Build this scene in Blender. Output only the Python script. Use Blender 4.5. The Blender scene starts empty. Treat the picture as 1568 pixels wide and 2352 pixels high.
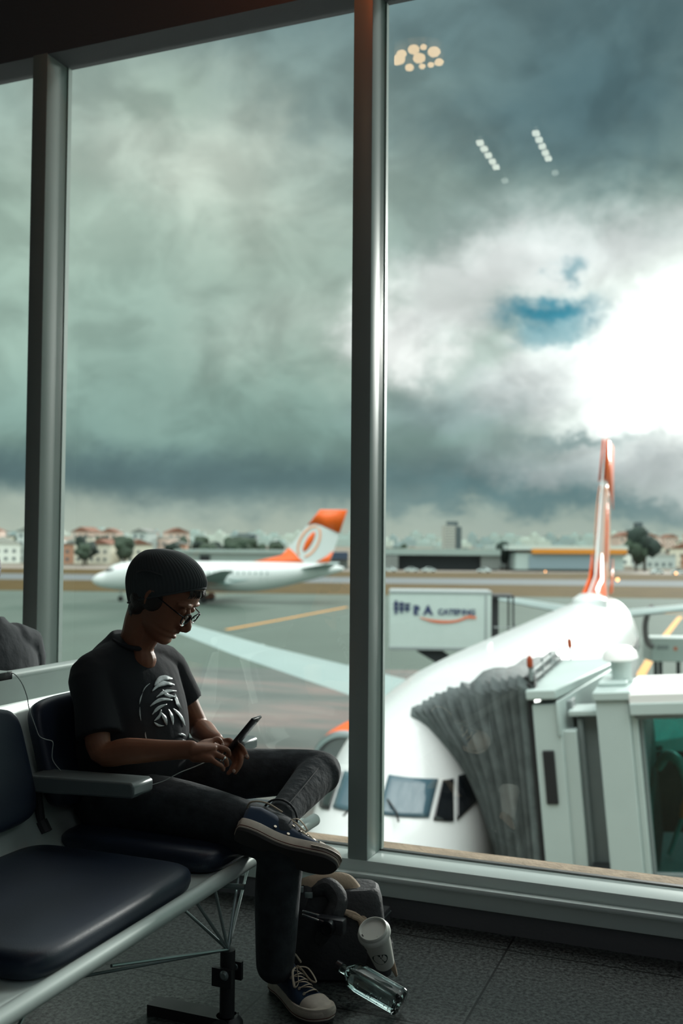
import bpy, bmesh, math, random
from mathutils import Vector, Matrix, Euler
from mathutils.bvhtree import BVHTree
random.seed(7)
S = bpy.context.scene
COL = S.collection
R = math.radians

# ------------------------------------------------------------ camera
F = 2287.0; EYE = 1.33
YAW = R(21.7); PITCH = R(2.05); ROLL = R(0.45)
FW = Vector((-math.sin(YAW)*math.cos(PITCH), math.cos(YAW)*math.cos(PITCH), math.sin(PITCH)))
RT0 = Vector((math.cos(YAW), math.sin(YAW), 0))
UP0 = RT0.cross(FW)
UPC = UP0*math.cos(ROLL) - RT0*math.sin(ROLL)
RTC = RT0*math.cos(ROLL) + UP0*math.sin(ROLL)
FWH = Vector((-math.sin(YAW), math.cos(YAW), 0))
O = Vector((0, 0, EYE))
cam_d = bpy.data.cameras.new('camera'); cam = bpy.data.objects.new('camera', cam_d); COL.objects.link(cam)
m3 = Matrix((RTC, UPC, -FW)).transposed()
cam.matrix_world = Matrix.Translation(O) @ m3.to_4x4()
cam_d.sensor_fit = 'VERTICAL'; cam_d.sensor_height = 36; cam_d.lens = F/2352*36
cam_d.clip_start = .05; cam_d.clip_end = 6000
cam_d.dof.use_dof = True; cam_d.dof.focus_distance = 2.85; cam_d.dof.aperture_fstop = 2.6
S.camera = cam
def ray(px, py): return FW + RTC*(px-784)/F + UPC*(1176-py)/F
def at(px, py, X=None, Y=None, Z=None, D=None):
    d = ray(px, py)
    t = X/d.x if X is not None else Y/d.y if Y is not None else (Z-EYE)/d.z if Z is not None else D
    return O + d*t
def cf(l, d, z): return RT0*l + FWH*d + Vector((0, 0, z))      # metres right / ahead / up
GZ = EYE - 7.4                                                   # apron level

# ------------------------------------------------------------ light
S.view_settings.view_transform = 'Standard'; S.view_settings.look = 'None'
S.view_settings.exposure = 0.0; S.view_settings.gamma = 1.0; S.view_settings.use_curve_mapping = False
def lin(c):
    return tuple((x/255/12.92 if x/255 <= .04045 else ((x/255+.055)/1.055)**2.4) for x in c)

def build_world():
    w = bpy.data.worlds.new('overcast sky'); S.world = w; w.use_nodes = True
    nt = w.node_tree; nt.nodes.clear(); N = nt.nodes.new; L = nt.links.new
    tc = N('ShaderNodeTexCoord')
    def mth(op, a, b=None, c=None):
        n = N('ShaderNodeMath'); n.operation = op
        for i, v in enumerate((a, b, c)):
            if v is None: continue
            if isinstance(v, (int, float)): n.inputs[i].default_value = v
            else: L(v, n.inputs[i])
        return n.outputs[0]
    def dot(v):
        n = N('ShaderNodeVectorMath'); n.operation = 'DOT_PRODUCT'; L(tc.outputs['Generated'], n.inputs[0]); n.inputs[1].default_value = v
        return n.outputs['Value']
    A0 = mth('ARCTAN2', dot(RT0), dot(FWH)); E0 = mth('ARCSINE', dot((0, 0, 1)))
    # stretched cloud space : flatter near the horizon
    mp = N('ShaderNodeMapping'); mp.inputs['Scale'].default_value = (1, 1, 1.35); L(tc.outputs['Generated'], mp.inputs[0])
    def noise(scale, det, rough, dist=0, w_=0.0):
        n = N('ShaderNodeTexNoise'); n.noise_dimensions = '4D'; n.inputs['W'].default_value = w_
        n.inputs['Scale'].default_value = scale; n.inputs['Detail'].default_value = det; n.inputs['Roughness'].default_value = rough
        n.inputs['Distortion'].default_value = dist; L(mp.outputs[0], n.inputs['Vector']); return n
    wn = noise(7, 6, .6, .2, 1.3); sep = N('ShaderNodeSeparateColor'); L(wn.outputs['Color'], sep.inputs[0])
    A = mth('MULTIPLY_ADD', mth('SUBTRACT', sep.outputs[0], .5), .20, A0)
    Ev = mth('MULTIPLY_ADD', mth('SUBTRACT', sep.outputs[1], .5), .15, E0)
    wn2 = noise(24, 5, .65, .1, 4.1); sep2 = N('ShaderNodeSeparateColor'); L(wn2.outputs['Color'], sep2.inputs[0])
    A = mth('MULTIPLY_ADD', mth('SUBTRACT', sep2.outputs[0], .5), .05, A)
    Ev = mth('MULTIPLY_ADD', mth('SUBTRACT', sep2.outputs[1], .5), .04, Ev)
    ramp = N('ShaderNodeValToRGB'); cr = ramp.color_ramp; cr.interpolation = 'EASE'
    stops = [(-2, (150, 165, 156)), (.6, (184, 192, 178)), (2.0, (164, 177, 168)), (3.9, (100, 126, 127)), (6.5, (130, 157, 150)),
             (11, (152, 176, 165)), (17, (158, 180, 168)), (24, (148, 168, 161)), (29, (120, 142, 143)), (40, (225, 232, 228)), (60, (250, 252, 250))]
    Esm = mth('MULTIPLY_ADD', mth('SUBTRACT', sep.outputs[1], .5), .035, E0)
    L(mth('MULTIPLY_ADD', Esm, 1/R(64), 2/64), ramp.inputs[0])
    for i, (e, c) in enumerate(stops):
        p = (e+2)/64
        el = cr.elements[i] if i < 2 else cr.elements.new(p)
        el.position = p; el.color = (*lin(c), 1)
    col = ramp.outputs[0]
    def blob(col, x, y, sx, sy, c, wt, gain=1.0, sharp=1.0):
        a = math.atan((x-784)/F); e = math.atan((1258-y)/F*math.cos(a))
        dx = mth('MULTIPLY', mth('SUBTRACT', A, a), F/sx); dy = mth('MULTIPLY', mth('SUBTRACT', Ev, e), F/sy)
        r2 = mth('ADD', mth('MULTIPLY', dx, dx), mth('MULTIPLY', dy, dy))
        g = mth('MULTIPLY', mth('EXPONENT', mth('MULTIPLY', mth('POWER', mth('MINIMUM', r2, 12.0), sharp), -1)), wt)
        mx = N('ShaderNodeMix'); mx.data_type = 'RGBA'; L(g, mx.inputs[0]); L(col, mx.inputs[6])
        mx.inputs[7].default_value = (*[v*gain for v in lin(c)], 1)
        return mx.outputs[2]
    for b in SKY_BLOBS: col = blob(col, *b)
    # billows
    n1 = noise(5.5, 9, .55, .5, 7.7); n2 = noise(13, 7, .5, .6, 2.2)
    def crisp(x, a, b_): m = N('ShaderNodeMapRange'); m.interpolation_type = 'SMOOTHSTEP'; L(x, m.inputs[0]); m.inputs[1].default_value = a; m.inputs[2].default_value = b_; return m.outputs[0]
    k = mth('ADD', mth('MULTIPLY', mth('SUBTRACT', n1.outputs[0], .5), .8), mth('MULTIPLY', mth('SUBTRACT', crisp(n2.outputs[0], .36, .64), .5), .32))
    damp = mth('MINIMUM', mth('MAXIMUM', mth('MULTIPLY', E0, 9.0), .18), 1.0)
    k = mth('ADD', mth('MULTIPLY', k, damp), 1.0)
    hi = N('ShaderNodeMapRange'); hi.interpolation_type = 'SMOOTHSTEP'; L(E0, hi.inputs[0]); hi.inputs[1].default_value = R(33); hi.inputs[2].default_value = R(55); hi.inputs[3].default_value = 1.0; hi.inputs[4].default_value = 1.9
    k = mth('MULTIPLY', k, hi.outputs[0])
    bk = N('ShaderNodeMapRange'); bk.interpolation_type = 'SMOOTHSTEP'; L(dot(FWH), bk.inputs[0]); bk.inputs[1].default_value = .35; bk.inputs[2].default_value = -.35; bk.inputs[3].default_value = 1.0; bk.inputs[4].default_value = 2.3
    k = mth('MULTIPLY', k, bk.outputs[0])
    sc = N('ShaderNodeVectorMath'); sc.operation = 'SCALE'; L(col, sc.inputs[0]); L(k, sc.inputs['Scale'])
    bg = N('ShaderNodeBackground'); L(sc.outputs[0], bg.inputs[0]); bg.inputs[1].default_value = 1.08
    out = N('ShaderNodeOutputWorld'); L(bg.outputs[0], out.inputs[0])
SKY_BLOBS = [
    (1330, 190, 560, 300, (80, 106, 114), .9),
    (1500, 120, 200, 150, (72, 98, 106), .6),
    (1050, 520, 260, 80, (140, 160, 156), .8),
    (470, 380, 330, 170, (214, 222, 210), .85),
    (300, 560, 200, 120, (176, 196, 184), .6),
    (760, 190, 170, 130, (122, 142, 142), .7),
    (380, 220, 120, 60, (150, 172, 160), .5),
    (680, 740, 240, 110, (186, 200, 190), .8),
    (300, 760, 260, 110, (156, 178, 168), .5),
    (330, 900, 300, 100, (134, 160, 152), .5),
    (1180, 610, 250, 66, (240, 241, 240), .95, 1.0, 1.3),
    (1400, 570, 270, 90, (220, 224, 224), .9),
    (1590, 860, 330, 210, (255, 255, 252), 1.0, 1.6, 1.6),
    (1260, 850, 170, 60, (246, 247, 246), .8, 1.1, 1.4),
    (940, 755, 140, 98, (254, 254, 252), .97, 1.15, 1.8),
    (1070, 700, 130, 60, (226, 228, 227), .8, 1.0, 1.3),
    (1150, 890, 170, 60, (188, 196, 198), .7),
    (1010, 930, 160, 70, (148, 168, 168), .85),
    (1290, 715, 125, 38, (64, 138, 160), 1.0, 1.0, 1.8),
    (1290, 765, 80, 34, (132, 172, 182), .9, 1.0, 1.6),
    (1340, 610, 30, 26, (120, 160, 172), .8, 1.0, 1.3),
    (1470, 1060, 330, 60, (176, 182, 184), .8),
    (1340, 1010, 150, 17, (136, 156, 157), .9, 1.0, 1.5),
    (1520, 1115, 160, 22, (214, 218, 214), .6),
    (1250, 1155, 560, 40, (98, 128, 133), .9),
    (300, 1095, 600, 50, (92, 114, 118), .75),
    (300, 1215, 900, 40, (178, 188, 176), .8),
    (1250, 1235, 500, 28, (160, 174, 168), .6),
]
build_world()
sun_d = bpy.data.lights.new('sun', 'SUN'); sun = bpy.data.objects.new('sun', sun_d); COL.objects.link(sun)
sun_d.energy = 3.6; sun_d.angle = R(7); sun_d.color = (1.0, .97, .93)
SAZ = R(30); SEL = R(13.5)      # right of the view axis / above the horizon
sd = RT0*math.sin(SAZ)*math.cos(SEL) + FWH*math.cos(SAZ)*math.cos(SEL) + Vector((0, 0, math.sin(SEL)))
sun.rotation_euler = sd.to_track_quat('Z', 'Y').to_euler()

# ------------------------------------------------------------ materials
M = {}
def mat(name, c, rough=.5, metal=0, spec=.5, var=0, vscale=20, bump=0, bscale=80, srgb=True, **kw):
    if name in M: return M[name]
    m = bpy.data.materials.new(name); m.use_nodes = True; nt = m.node_tree; b = nt.nodes['Principled BSDF']
    col = lin(c) if srgb else c
    b.inputs['Base Color'].default_value = (*col, 1); b.inputs['Roughness'].default_value = rough
    b.inputs['Metallic'].default_value = metal; b.inputs['Specular IOR Level'].default_value = spec
    if kw.get('coat'): b.inputs['Coat Weight'].default_value = kw['coat']; b.inputs['Coat Roughness'].default_value = kw.get('coatr', .1)
    if kw.get('sss'): b.inputs['Subsurface Weight'].default_value = kw['sss']; b.inputs['Subsurface Radius'].default_value = (.02, .008, .004)
    if kw.get('sheen'): b.inputs['Sheen Weight'].default_value = kw['sheen']; b.inputs['Sheen Roughness'].default_value = .4
    tc = nt.nodes.new('ShaderNodeTexCoord')
    if var:
        n = nt.nodes.new('ShaderNodeTexNoise'); n.inputs['Scale'].default_value = vscale; n.inputs['Detail'].default_value = 6
        nt.links.new(tc.outputs['Object'], n.inputs['Vector'])
        r = nt.nodes.new('ShaderNodeValToRGB'); nt.links.new(n.outputs[0], r.inputs[0])
        r.color_ramp.elements[0].position = .3; r.color_ramp.elements[1].position = .7
        r.color_ramp.elements[0].color = (*[x*(1-var) for x in col], 1)
        r.color_ramp.elements[1].color = (*[min(1, x*(1+var)) for x in col], 1)
        nt.links.new(r.outputs[0], b.inputs['Base Color'])
    if bump:
        n = nt.nodes.new('ShaderNodeTexNoise'); n.inputs['Scale'].default_value = bscale; n.inputs['Detail'].default_value = 4
        nt.links.new(tc.outputs['Object'], n.inputs['Vector'])
        bp = nt.nodes.new('ShaderNodeBump'); bp.inputs['Strength'].default_value = bump; bp.inputs['Distance'].default_value = kw.get('bdist', .01)
        nt.links.new(n.outputs[0], bp.inputs['Height']); nt.links.new(bp.outputs[0], b.inputs['Normal'])
    M[name] = m; return m
def emit(name, c, s):
    if name in M: return M[name]
    m = bpy.data.materials.new(name); m.use_nodes = True; nt = m.node_tree; nt.nodes.clear()
    e = nt.nodes.new('ShaderNodeEmission'); e.inputs[0].default_value = (*lin(c), 1); e.inputs[1].default_value = s
    o = nt.nodes.new('ShaderNodeOutputMaterial'); nt.links.new(e.outputs[0], o.inputs[0]); M[name] = m; return m
def pane_mat(name, tint=(.96, .985, .975), ior=1.45, rough=0.0, refl=1.0):
    if name in M: return M[name]
    m = bpy.data.materials.new(name); m.use_nodes = True; nt = m.node_tree; nt.nodes.clear(); N = nt.nodes.new
    t = N('ShaderNodeBsdfTransparent'); t.inputs[0].default_value = (*tint, 1)
    g = N('ShaderNodeBsdfGlossy'); g.inputs['Roughness'].default_value = rough; g.inputs[0].default_value = (.95*refl, .95*refl, .93*refl, 1)
    f = N('ShaderNodeFresnel'); f.inputs[0].default_value = ior
    x = N('ShaderNodeMixShader'); ge = N('ShaderNodeNewGeometry'); im = N('ShaderNodeMath'); im.operation = 'SUBTRACT'; im.inputs[0].default_value = 1.6; nt.links.new(ge.outputs['Backfacing'], im.inputs[1])
    iv = N('ShaderNodeMath'); iv.operation = 'MULTIPLY'; iv.use_clamp = True; nt.links.new(f.outputs[0], iv.inputs[0])
    st = N('ShaderNodeMath'); st.operation = 'GREATER_THAN'; st.inputs[1].default_value = 1; nt.links.new(im.outputs[0], st.inputs[0])
    s2 = N('ShaderNodeMath'); s2.operation = 'MULTIPLY'; s2.inputs[1].default_value = 1.8; nt.links.new(st.outputs[0], s2.inputs[0]); nt.links.new(s2.outputs[0], iv.inputs[1]); nt.links.new(iv.outputs[0], x.inputs[0]); nt.links.new(t.outputs[0], x.inputs[1]); nt.links.new(g.outputs[0], x.inputs[2])
    o = N('ShaderNodeOutputMaterial'); nt.links.new(x.outputs[0], o.inputs[0]); M[name] = m; return m

# ------------------------------------------------------------ mesh helpers
def BM(): return bmesh.new()
def box(bm, x0, x1, y0, y1, z0, z1, mtx=None, bev=0):
    r = bmesh.ops.create_cube(bm, size=1, matrix=Matrix.Translation(((x0+x1)/2, (y0+y1)/2, (z0+z1)/2)) @ Matrix.Diagonal((abs(x1-x0), abs(y1-y0), abs(z1-z0), 1)))
    vs = r['verts']
    if bev:
        es = list({e for v in vs for e in v.link_edges})
        rb = bmesh.ops.bevel(bm, geom=es, offset=bev, segments=2, affect='EDGES', profile=.5)
        vs = rb['verts'] if rb['verts'] else vs
        vs = list({v for f in rb['faces'] for v in f.verts} | {v for v in vs if v.is_valid})
        if mtx is not None:
            seen = set(vs); stack = list(vs)
            while stack:
                v = stack.pop()
                for e in v.link_edges:
                    o = e.other_vert(v)
                    if o not in seen: seen.add(o); stack.append(o)
            vs = list(seen)
    if mtx is not None: bmesh.ops.transform(bm, matrix=mtx, verts=vs)
    return bm
def hexa(bm, a, b):
    """closed block between two matching quads (lists of 4 points)"""
    va = [bm.verts.new(p) for p in a]; vb = [bm.verts.new(p) for p in b]
    bm.faces.new(va); bm.faces.new(vb[::-1])
    for i in range(4): bm.faces.new((va[i], vb[i], vb[(i+1) % 4], va[(i+1) % 4]))
    return bm
def prism(bm, poly, dvec):
    d = Vector(dvec); n = len(poly)
    va = [bm.verts.new(Vector(p)) for p in poly]; vb = [bm.verts.new(Vector(p)+d) for p in poly]
    bm.faces.new(va); bm.faces.new(vb[::-1])
    for i in range(n): bm.faces.new((va[i], vb[i], vb[(i+1) % n], va[(i+1) % n]))
    return bm
def catmull(pts, n=6):
    pts = [Vector(p) for p in pts]; out = []
    P = [pts[0]*2-pts[1]] + pts + [pts[-1]*2-pts[-2]]
    for i in range(1, len(P)-2):
        for k in range(n):
            t = k/n; a, b, c, d = P[i-1], P[i], P[i+1], P[i+2]
            out.append(.5*((2*b)+(c-a)*t+(2*a-5*b+4*c-d)*t*t+(3*b-a-3*c+d)*t**3))
    out.append(pts[-1]); return out
def loft(bm, rings, caps=True, closed=True):
    V = [[bm.verts.new(p) for p in r] for r in rings]; n = len(V[0])
    for i in range(len(V)-1):
        for j in range(n if closed else n-1):
            k = (j+1) % n
            bm.faces.new((V[i][j], V[i][k], V[i+1][k], V[i+1][j]))
    if caps and closed: bm.faces.new(V[0][::-1]); bm.faces.new(V[-1])
    return bm
def frame_along(P, up=Vector((0, 0, 1))):
    T = []
    for i in range(len(P)):
        t = (P[min(i+1, len(P)-1)]-P[max(i-1, 0)])
        T.append(t.normalized() if t.length > 1e-9 else Vector((0, 0, 1)))
    s = T[0].cross(up)
    if s.length < .05: s = T[0].cross(Vector((1, 0, 0)))
    s.normalize(); fr = []
    for t in T:
        s = (s - t*s.dot(t)).normalized(); fr.append((s, t.cross(s), t))
    return fr
def tube(bm, pts, r, seg=12, smooth=0, caps=True, up=Vector((0, 0, 1)), dome=False):
    """r : number, or list of numbers / (side, other) pairs, one per point"""
    pts = [Vector(p) for p in pts]
    rr = [r]*len(pts) if isinstance(r, (int, float)) else list(r)
    rr = [(x, x) if isinstance(x, (int, float)) else x for x in rr]
    if smooth:
        P = catmull(pts, smooth); Q = catmull([Vector((a, b, 0)) for a, b in rr], smooth); rr = [(max(q.x, 1e-4), max(q.y, 1e-4)) for q in Q]
    else: P = pts
    fr = frame_along(P, up)
    if dome:
        t0 = fr[0][2]; t1 = fr[-1][2]; m0 = min(rr[0]); m1 = min(rr[-1]); Pa, Ra, Fa = [], [], []
        for k in (0, 1, 2, 3):
            a = R(12+k*22); Pa.append(P[0]-t0*m0*math.cos(a)); Ra.append((rr[0][0]*math.sin(a), rr[0][1]*math.sin(a))); Fa.append(fr[0])
        Pb, Rb, Fb = [], [], []
        for k in (3, 2, 1, 0):
            a = R(12+k*22); Pb.append(P[-1]+t1*m1*math.cos(a)); Rb.append((rr[-1][0]*math.sin(a), rr[-1][1]*math.sin(a))); Fb.append(fr[-1])
        P = Pa+P+Pb; rr = Ra+rr+Rb; fr = Fa+fr+Fb
    rings = []
    for p, (a, b), (s, u, t) in zip(P, rr, fr):
        rings.append([p + s*a*math.cos(2*math.pi*k/seg) + u*b*math.sin(2*math.pi*k/seg) for k in range(seg)])
    return loft(bm, rings, caps)
def lathe(bm, prof, seg=24, mtx=None):
    rings = [[Vector((r*math.cos(2*math.pi*k/seg), r*math.sin(2*math.pi*k/seg), z)) for k in range(seg)] for r, z in prof]
    if mtx is not None: rings = [[mtx @ p for p in r] for r in rings]
    return loft(bm, rings, True)
def ell(bm, c, r, mtx=None, seg=20):
    m = Matrix.Translation(c) @ (mtx if mtx is not None else Matrix()) @ Matrix.Diagonal((*r, 1))
    bmesh.ops.create_uvsphere(bm, u_segments=seg, v_segments=seg//2+2, radius=1, matrix=m); return bm
WL = {}
def obj(name, bm, m, parent=None, smooth=True, local=False, bevel=0, remesh=0, sm=0, sub=0, solid=0, auto=35):
    if parent is not None and not local:
        o = WL.get(parent.name, Vector()); bmesh.ops.translate(bm, verts=bm.verts, vec=-o)
    bmesh.ops.recalc_face_normals(bm, faces=bm.faces)
    me = bpy.data.meshes.new(name); bm.to_mesh(me); bm.free()
    ob = bpy.data.objects.new(name, me); COL.objects.link(ob)
    for mm in (m if isinstance(m, (list, tuple)) else [m]): me.materials.append(mm)
    if bevel:
        b = ob.modifiers.new('b', 'BEVEL'); b.width = bevel; b.segments = 2; b.limit_method = 'ANGLE'; b.angle_limit = R(40)
    if solid:
        b = ob.modifiers.new('s', 'SOLIDIFY'); b.thickness = solid; b.offset = 0
    if remesh:
        b = ob.modifiers.new('r', 'REMESH'); b.mode = 'VOXEL'; b.voxel_size = remesh; b.use_smooth_shade = True
    if sm:
        b = ob.modifiers.new('m', 'SMOOTH'); b.factor = .5; b.iterations = sm
    if sub:
        b = ob.modifiers.new('u', 'SUBSURF'); b.levels = sub; b.render_levels = sub
    if smooth:
        for p in me.polygons: p.use_smooth = True
        if auto and not remesh and not sub:
            try: me.set_sharp_from_angle(angle=R(auto))
            except Exception: pass
    if parent is not None:
        ob.parent = parent; WL[ob.name] = Vector() if local else WL.get(parent.name, Vector())
    return ob
def tag(o, label=None, cat=None, group=None, kind=None):
    if label: o['label'] = label
    if cat: o['category'] = cat
    if group: o['group'] = group
    if kind: o['kind'] = kind
    return o
def thing(name, label, cat, loc=(0, 0, 0), group=None, rot=None):
    o = bpy.data.objects.new(name, None); COL.objects.link(o); o.location = loc; o.empty_display_size = .1
    if rot is not None: o.rotation_euler = rot
    WL[o.name] = Vector(loc); return tag(o, label, cat, group)
def struct(name, bm, m, parent=None, **k):
    o = obj(name, bm, m, parent, **k)
    if parent is None: o['kind'] = 'structure'
    return o
def copy_thing(root, loc=None, rotz=None, label=None):
    r = root.copy(); COL.objects.link(r)
    if loc is not None: r.location = loc
    if rotz is not None: r.rotation_euler = (0, 0, rotz)
    if label: r['label'] = label
    for ch in list(root.children):
        c = ch.copy(); COL.objects.link(c); c.parent = r
        for g in list(ch.children):
            d = g.copy(); COL.objects.link(d); d.parent = c
    return r
def text_mesh(s, size, m, name, parent, mtx, extrude=.004, shear=0, bold=0):
    c = bpy.data.curves.new('txt', 'FONT'); c.body = s; c.size = size; c.extrude = extrude; c.align_x = 'LEFT'; c.shear = shear; c.offset = bold
    t = bpy.data.objects.new('txt', c); COL.objects.link(t)
    dg = bpy.context.evaluated_depsgraph_get(); me = bpy.data.meshes.new_from_object(t.evaluated_get(dg))
    bpy.data.objects.remove(t); me.materials.clear(); me.materials.append(m); me.transform(mtx)
    o = bpy.data.objects.new(name, me); COL.objects.link(o); o.parent = parent; WL[o.name] = Vector(); return o
# ------------------------------------------------------------ room shell
W = 3.45          # inner face of the window wall
alu = mat('window_aluminium', (158, 172, 168), .38, 0, .5, var=.03, vscale=6)
dark_alu = mat('dark_gasket', (22, 24, 25), .5)
wall_m = mat('dark_wall_paint', (104, 106, 110), .7, bump=.1)
ceil_m = mat('dark_ceiling', (122, 124, 128), .8)

fm = mat('granite_floor', (80,84,85), .42, 0, .3)
nt = fm.node_tree; b_ = nt.nodes['Principled BSDF']; tc = nt.nodes.new('ShaderNodeTexCoord')
def _n(scale, det, ro):
    n = nt.nodes.new('ShaderNodeTexNoise'); n.inputs['Scale'].default_value = scale; n.inputs['Detail'].default_value = det; n.inputs['Roughness'].default_value = ro
    nt.links.new(tc.outputs['Object'], n.inputs['Vector']); return n
n1 = _n(75, 5, .75)
rp = nt.nodes.new('ShaderNodeValToRGB'); nt.links.new(n1.outputs[0], rp.inputs[0])
rp.color_ramp.elements[0].position = .38; rp.color_ramp.elements[0].color = (*lin((9, 10, 11)), 1)
rp.color_ramp.elements[1].position = .66; rp.color_ramp.elements[1].color = (*lin((100, 106, 104)), 1)
br = nt.nodes.new('ShaderNodeTexBrick'); br.offset = 0; br.inputs['Scale'].default_value = 1; br.inputs['Mortar Size'].default_value = .0035
br.inputs['Brick Width'].default_value = .6; br.inputs['Row Height'].default_value = .6; br.inputs['Mortar Smooth'].default_value = 0
br.inputs['Color1'].default_value = br.inputs['Color2'].default_value = (1, 1, 1, 1); br.inputs['Mortar'].default_value = (.12, .12, .12, 1)
mp = nt.nodes.new('ShaderNodeMapping'); mp.inputs['Location'].default_value = (.12, .28, 0); nt.links.new(tc.outputs['Object'], mp.inputs[0]); nt.links.new(mp.outputs[0], br.inputs['Vector'])
mx = nt.nodes.new('ShaderNodeMix'); mx.data_type = 'RGBA'; mx.blend_type = 'MULTIPLY'; mx.inputs[0].default_value = 1
nt.links.new(rp.outputs[0], mx.inputs[6]); nt.links.new(br.outputs[0], mx.inputs[7]); nt.links.new(mx.outputs[2], b_.inputs['Base Color'])

X0, X1, Y0, ZC = -9.5, 6.5, -7.0, 4.2
struct('floor', box(BM(), X0-.2, X1+.2, Y0-.2, W+.2, -.25, 0), fm, smooth=False)
struct('ceiling', box(BM(), X0-.2, X1+.2, Y0-.2, W+.4, ZC, ZC+.2), ceil_m, smooth=False)
struct('wall_left', box(BM(), X0-.2, X0, Y0-.2, W+.2, 0, ZC), wall_m, smooth=False)
struct('wall_right', box(BM(), X1, X1+.2, Y0-.2, W+.2, 0, ZC), wall_m, smooth=False)
struct('wall_back', box(BM(), X0, X1, Y0-.2, Y0, 0, ZC), wall_m, smooth=False)
# window wall: curb, header, sill rail
curb = BM(); box(curb, X0, X1, W, W+.2, 0, .075)
struct('wall_window', curb, wall_m, smooth=False)
hd = BM(); box(hd, X0, X1, W, W+.16, 3.449, ZC)
struct('wall_header', hd, wall_m, smooth=False)
FT = .19         # top of the bottom frame
sill = BM(); box(sill, X0, X1, W, W+.155, .12, FT, bev=.003); box(sill, X0, X1, W-.012, W+.01, .075, .135, bev=.003)
sill_m = mat('sill_aluminium', (226, 240, 236), .3, 0, .6)
struct('trim_1', sill, sill_m)
lip = BM(); box(lip, X0, X1, W-.034, W-.002, .132, .152, bev=.007)
struct('trim_2', lip, sill_m)
MW = .077
mullX = [-8.9, -7.42, -5.94, -4.25, -2.83, -1.338, .16, 1.66, 3.16, 4.66, 6.16]
for i, x in enumerate(mullX):
    bm = BM(); box(bm, x, x+MW, W-.002, W+.15, FT, 3.455, bev=.004)
    box(bm, x+.03, x+MW-.03, W+.15, W+.19, FT, 3.455)
    box(bm, x+MW, x+MW+.008, W+.135, W+.16, FT, 3.455)
    box(bm, x-.008, x, W+.135, W+.16, FT, 3.455)
    o = struct('trim_%d' % (i+3), bm, [alu])
glass = pane_mat('window_glass', ior=1.5)
xs = [X0] + mullX + [X1]
for i in range(len(xs)-1):
    a = xs[i] + (MW if i else 0); b = xs[i+1]
    bm = BM(); box(bm, a, b, W+.125, W+.135, FT, 3.455)
    w_ = struct('window_%d' % (i+1), bm, glass, smooth=False)
    g = BM(); box(g, a, b, W+.135, W+.155, FT, FT+.007); obj('gasket', g, dark_alu, w_, smooth=False, local=True)
# outside ledge
ledge_m = mat('weathered_concrete', (150, 132, 112), .9, 0, .2, var=.22, vscale=14, bump=.6, bscale=60)
LY = at(875, 1929, Z=.155).y
lg = BM(); box(lg, X0-1, X1+1, W+.16, LY, -.25, .155, bev=.012)
struct('window_ledge', lg, ledge_m)
fc = BM(); box(fc, X0-1, X1+1, W+.2, W+.4, GZ, -.25)
struct('facade', fc, ledge_m, smooth=False)
fc = BM(); box(fc, X0-1, X1+1, W+.16, W+.3, 3.62, 6)
struct('facade_upper', fc, wall_m, smooth=False)

# ------------------------------------------------------------ ceiling lamps (their reflections show in the right-hand pane), then added fill panels
lamp_metal = mat('lamp_metal', (60, 60, 60), .4, .6)
GL = W+.13
def mirror_pt(px, py, z):
    p = at(px, py, Z=z); return Vector((p.x, 2*GL-p.y, z))
c = mirror_pt(962, 137, ZC-.10)
t = thing('ceiling_light', 'round ceiling lamp with a cluster of warm bulbs near the window', 'ceiling lamp', c)
bm = BM(); lathe(bm, [(.22, .10), (.22, .06), (.19, .03), (.05, .03), (.05, .10)], 40, Matrix.Translation(c)); obj('housing', bm, lamp_metal, t)
warm = emit('warm_bulb', (255, 214, 160), 9)
for k, (ax, ay, rr) in enumerate([(u*.66, v*.66, w_*.66) for u, v, w_ in ((-.17, .02, .055), (-.12, .10, .045), (0, .14, .05), (.09, .15, .03), (.15, .04, .055), (0, -.02, .055), (-.13, -.15, .04), (-.02, -.17, .03), (.06, -.17, .03), (.14, -.15, .04), (-.2, -.02, .035))]):
    bm = BM(); ell(bm, c+Vector((ax, ay, .01)), (rr, rr, rr*.7)); obj('bulb', bm, warm, t)
coolw = emit('cool_spot', (235, 240, 225), 9); coold = emit('cool_spot_dim', (215, 225, 215), 3)
for (xa, ya, xb, yb, lab) in ((1103, 323, 1160, 410, 'track of square ceiling spots, the nearer and brighter one to the left'),
                              (1231, 301, 1275, 392, 'track of square ceiling spots, the shorter looking one to the right')):
    a = mirror_pt(xa, ya, ZC-.05); b = mirror_pt(xb, yb, ZC-.05); d = (b-a)
    t = thing('spot_track', lab, 'ceiling lamp', a)
    bm = BM(); tube(bm, [a-d*.08+Vector((0, 0, .03)), b+d*.08+Vector((0, 0, .03))], .03, 8); obj('rail', bm, lamp_metal, t)
    for k, f in enumerate((0, .15, .31, .47, .62, 1.0)):
        p = a+d*f; bm = BM(); box(bm, p.x-.024, p.x+.024, p.y-.026, p.y+.026, p.z-.035, p.z-.005, bev=.01)
        obj('spot', bm, coolw if f < .9 else coold, t)
for px_, py_ in ((2.6, 1.6), (4.8, -.6), (2.4, -3.4)):  # unseen fill panels, added to lift the dark side of the room
    t = thing('ceiling_panel', {2.6: 'added unseen square fill light nearest the window, right of the view', 4.8: 'added unseen square fill light by the right wall', 2.4: 'added unseen square fill light deepest in the room'}[px_], 'ceiling lamp', (px_, py_, ZC))
    bm = BM(); box(bm, px_-.62, px_+.62, py_-.62, py_+.62, ZC-.05, ZC-.001); obj('panel_frame', bm, lamp_metal, t)
    bm = BM(); box(bm, px_-.57, px_+.57, py_-.57, py_+.57, ZC-.056, ZC-.05); obj('diffuser', bm, emit('fill_glow', (232, 240, 245), 3.2), t)
c = Vector((-1.28, 3.12, 3.86)); t = thing('wall_lamp', 'small orange lamp above the centre mullion', 'lamp', c)
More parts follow.
